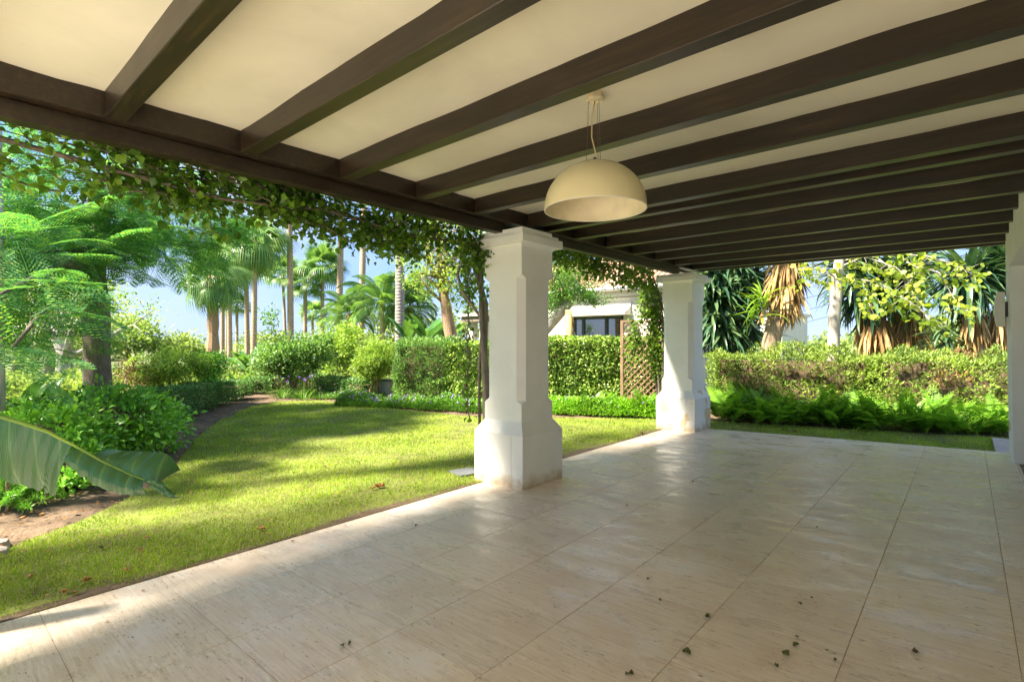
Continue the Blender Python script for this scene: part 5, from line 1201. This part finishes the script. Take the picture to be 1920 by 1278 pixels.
# overhead wires
p0, p1 = at(1380, 590, 40), at(1760, 480, 40)
for i in range(3):
    w = MB().tube([p0 + Vector((0, 0, -i * 1.0)), p0.lerp(p1, .5) + Vector((0, 0, -i * .9 - .35)), p1 + Vector((0, 0, -i * .8))], .02, 4).build('power_line', 'dark'); tag(w, ['upper', 'middle', 'lower'][i] + ' of the three thin power lines crossing the blue sky', 'power line', 'power lines')
# ------------------------------------------------------------ unseen trees added on the left to cast dappled shade
for (x, y, h, w) in ((-16.5, -4.6, 5.2, 2.4),):
    b = Vector((x, y, LZ)); tree('shade_tree', b, [[b, b + Vector((0, 0, h * .5)), b + Vector((.2, .1, h * .8))]], [[.22, .18, .12]], [((x, y, h), (w, w, 1.5)), ((x + 1, y + .8, h - .6), (w * .6, w * .6, 1))], 'ole', 'bark', {-16.5: 'broad shade tree farther out left of the lawn'}[x], 'tree', None, 190, 42, .16, T2(.32), .3, 16)

for (x, y, cy_, lb) in ((-7.7, -4.6, -2.6, 'tall open-crowned shade tree behind the viewpoint beside the terrace edge'), (-7.5, -.9, 2.3, 'tall open-crowned shade tree leaning over the lawn near the terrace')):  # crowns added out of view to break up sun on the terrace edge
    b = Vector((x, y, LZ)); tree('shade_tree', b, [[b, b + Vector((0, .1, 2.4)), b + Vector((.1, .4, 4.2)), b + Vector((.4, 1.2, 5.6))]], [[.2, .16, .13, .09]], [((-6.35, cy_, 6.2), (.8, 2.7, .6))], 'ole', 'bark', lb, 'tree', None, 44, 28, .15, T2(.32), .26, 18)
# ------------------------------------------------------------ small things: slab, stones, fallen leaves
c = gy(875, 886); o = MB().add([(c.x + a, c.y + b_, LZ + zz) for zz in (-.02, .03) for a, b_ in ((-.18, -.12), (.1, -.18), (.2, .1), (-.1, .16))], [(3, 2, 1, 0), (4, 5, 6, 7), (0, 1, 5, 4), (1, 2, 6, 5), (2, 3, 7, 6), (3, 0, 4, 7)]).build('stepping_stone', 'slab'); tag(o, 'flat grey stone slab in the lawn beside the nearer column', 'stone slab')
for i, (px, py) in enumerate(((-6, 1026), (-8, 1042))):
    c = gy(px, py); n = 7; pl = [(c.x - .06 + .1 * math.cos(k / n * 6.28) * random.uniform(.7, 1.2), c.y + .09 * math.sin(k / n * 6.28)) for k in range(n)]
    o = MB().prism(pl, LZ - .02, LZ + .035, [(c.x - .06 + (p[0] - c.x + .06) * .8, c.y + (p[1] - c.y) * .8) for p in pl]).build('edging_stone', 'edging'); tag(o, ['upper pale edging stone at the left edge of the lawn', 'lower pale edging stone at the left edge of the lawn'][i], 'stone', 'pale edging stones')
def crumpled(seed, m, kind=0):
    rs = random.Random(seed); v = []; n = 8
    for k in range(n): a = k / n * 6.28; r = .5 * rs.uniform(.5, 1.1); v.append((r * math.cos(a) * .7, r * math.sin(a), rs.uniform(0, .5)))
    v.append((0, 0, rs.uniform(.05, .25))); v.append((rs.uniform(-.2, .2), rs.uniform(-.2, .2), .45)); 
    me = bpy.data.meshes.new('fallen_leaf'); me.from_pydata(v, [], [(k, (k + 1) % n, n) for k in range(n)] + [(k, (k + 2) % n, n + 1) for k in range(0, n, 2)]); me.materials.append(M[m]); return me
FLm = [crumpled(k, 'litgreen') for k in range(4)] + [crumpled(k + 9, 'litter') for k in range(4)]
def tz(x, y): return SL * x + .002
def fl(px, py, size, mi, label, terrace=True):
    if terrace:
        r = (px - 960) / 976; u = -(py - 638) / 976; c_, s_ = math.cos(TH), math.sin(TH); d = (-s_ + r * c_, c_ + r * s_, u); k = CAMZ / (SL * d[0] - d[2]); p = Vector((d[0] * k, d[1] * k, 0)); p.z = tz(p.x, p.y)
    else: p = gy(px, py) + Vector((0, 0, .015))
    o = bpy.data.objects.new('fallen_leaf', FLm[mi]); COL.objects.link(o); o.location = p; o.rotation_euler = (random.uniform(-.2, .2), random.uniform(-.2, .2), random.uniform(0, 6.28)); o.scale = (size,) * 3
    tag(o, label, 'leaf', 'fallen leaves on the terrace' if terrace else 'fallen leaves on the lawn')
TL = [(1288, 1224, .055, 0, 'long green fallen leaf on the joint at the bottom centre right'), (1180, 1263, .045, 1, 'green curled leaf nearest the bottom edge of the terrace'), (1327, 1157, .038, 2, 'dark crumpled leaf touching a tile joint above the long green leaf'), (1215, 1085, .03, 3, 'small dark crumb of leaf left of the long diagonal joint'), (1237, 1124, .024, 1, 'tiny dark leaf scrap below the small dark crumb'),
      (1717, 1222, .04, 5, 'single brown leaf lying alone at the lower right of the terrace'), (1492, 1210, .04, 0, 'olive crumpled leaf above two dark leaves at lower right'), (1475, 1227, .04, 2, 'dark leaf directly below the olive crumpled leaf'), (1455, 1248, .04, 3, 'lowest of the dark leaves at lower right'), (1495, 1193, .025, 1, 'small leaf fragment above the olive crumpled leaf'), (1550, 1219, .022, 0, 'yellow-green fragment right of the olive leaf'), (1566, 1237, .03, 3, 'thin grey twig-like leaf right of the dark leaves'),
      (1522, 1120, .022, 5, 'reddish speck of leaf above the dark leaves'), (1500, 1131, .022, 2, 'dark speck of leaf beside the reddish speck'), (642, 1211, .035, 0, 'olive leaf scrap on the left part of the terrace'), (655, 1205, .03, 1, 'second olive scrap touching the first on the left part'), (549, 1015, .035, 6, 'orange leaf on the edge tiles beside the lawn'), (269, 1107, .03, 4, 'small brown leaf on the edge tile at far left'), (1299, 902, .035, 5, 'small brown leaf on the terrace between the columns'), (1175, 947, .035, 4, 'brown fleck in the pale patch right of the nearer column'), (1532, 988, .03, 7, 'orange leaf in the shiny patch of floor'), (780, 985, .04, 6, 'reddish leaf pair on the tiles left of the nearer column')]
for a in TL: fl(*a)
LL = [(274, 1012, .055, 6, 'orange leaf in the lawn at lower left'), (164, 1093, .08, 7, 'long orange leaf on the grass near the bottom left edge'), (264, 1034, .05, 5, 'small orange leaf just below the first orange one'), (190, 1030, .055, 3, 'dark twig-like leaf lying in the grass at left'), (490, 995, .07, 5, 'brown curled leaf near the terrace edge'), (236, 1073, .05, 6, 'rust-coloured leaf close to the terrace edge at left'), (57, 1084, .05, 5, 'pale brown leaf on the grass at far left'), (712, 915, .12, 5, 'cluster of dry brown leaves on the lawn left of the nearer column'), (700, 918, .08, 4, 'dry leaf beside the brown cluster on the lawn'), (610, 877, .07, 3, 'dark leaf in the middle of the lawn'), (120, 1115, .06, 6, 'orange leaf on bare soil at the terrace edge'), (140, 1116, .05, 4, 'brown leaf next to the orange one on bare soil'), (405, 1031, .03, 6, 'tiny red petal at the terrace edge'), (1108, 788, .09, 7, 'orange leaf on the lawn between the columns'), (1491, 811, .12, 7, 'pale leaf on the narrow lawn strip'), (1203, 815, .09, 6, 'orange leaf on the lawn left of the farther column')]
for a in LL: fl(*a, False)
# leaf litter on the bed soil
n = 2600; P = np.stack([rng.uniform(-13, -4.6, n), rng.uniform(-.5, 7, n), np.full(n, LZ + .02)], 1); ok = ~inpoly(P, LW); P = P[ok]; n = len(P)
o = TR().scatter(P, rdir(n) * np.array([1, 1, .25]), rdir(n, 2), rng.uniform(.02, .06, n), T2(.35)).build('leaf_litter', 'litter'); tag(o, 'brown leaf litter scattered over the planting bed soil', 'leaf litter', kind='stuff')
n = 420; P = np.stack([rng.uniform(-7.5, -4.1, n), rng.uniform(-.5, 6, n), np.full(n, LZ + .035)], 1); P = P[inpoly(P, LW)]; n = len(P)
o = TR().scatter(P, rdir(n) * np.array([1, 1, .2]), rdir(n, 2), rng.uniform(.01, .035, n), T2(.35)).build('leaf_debris', 'litter'); tag(o, 'tiny brown leaf scraps strewn through the lawn', 'leaf litter', kind='stuff')
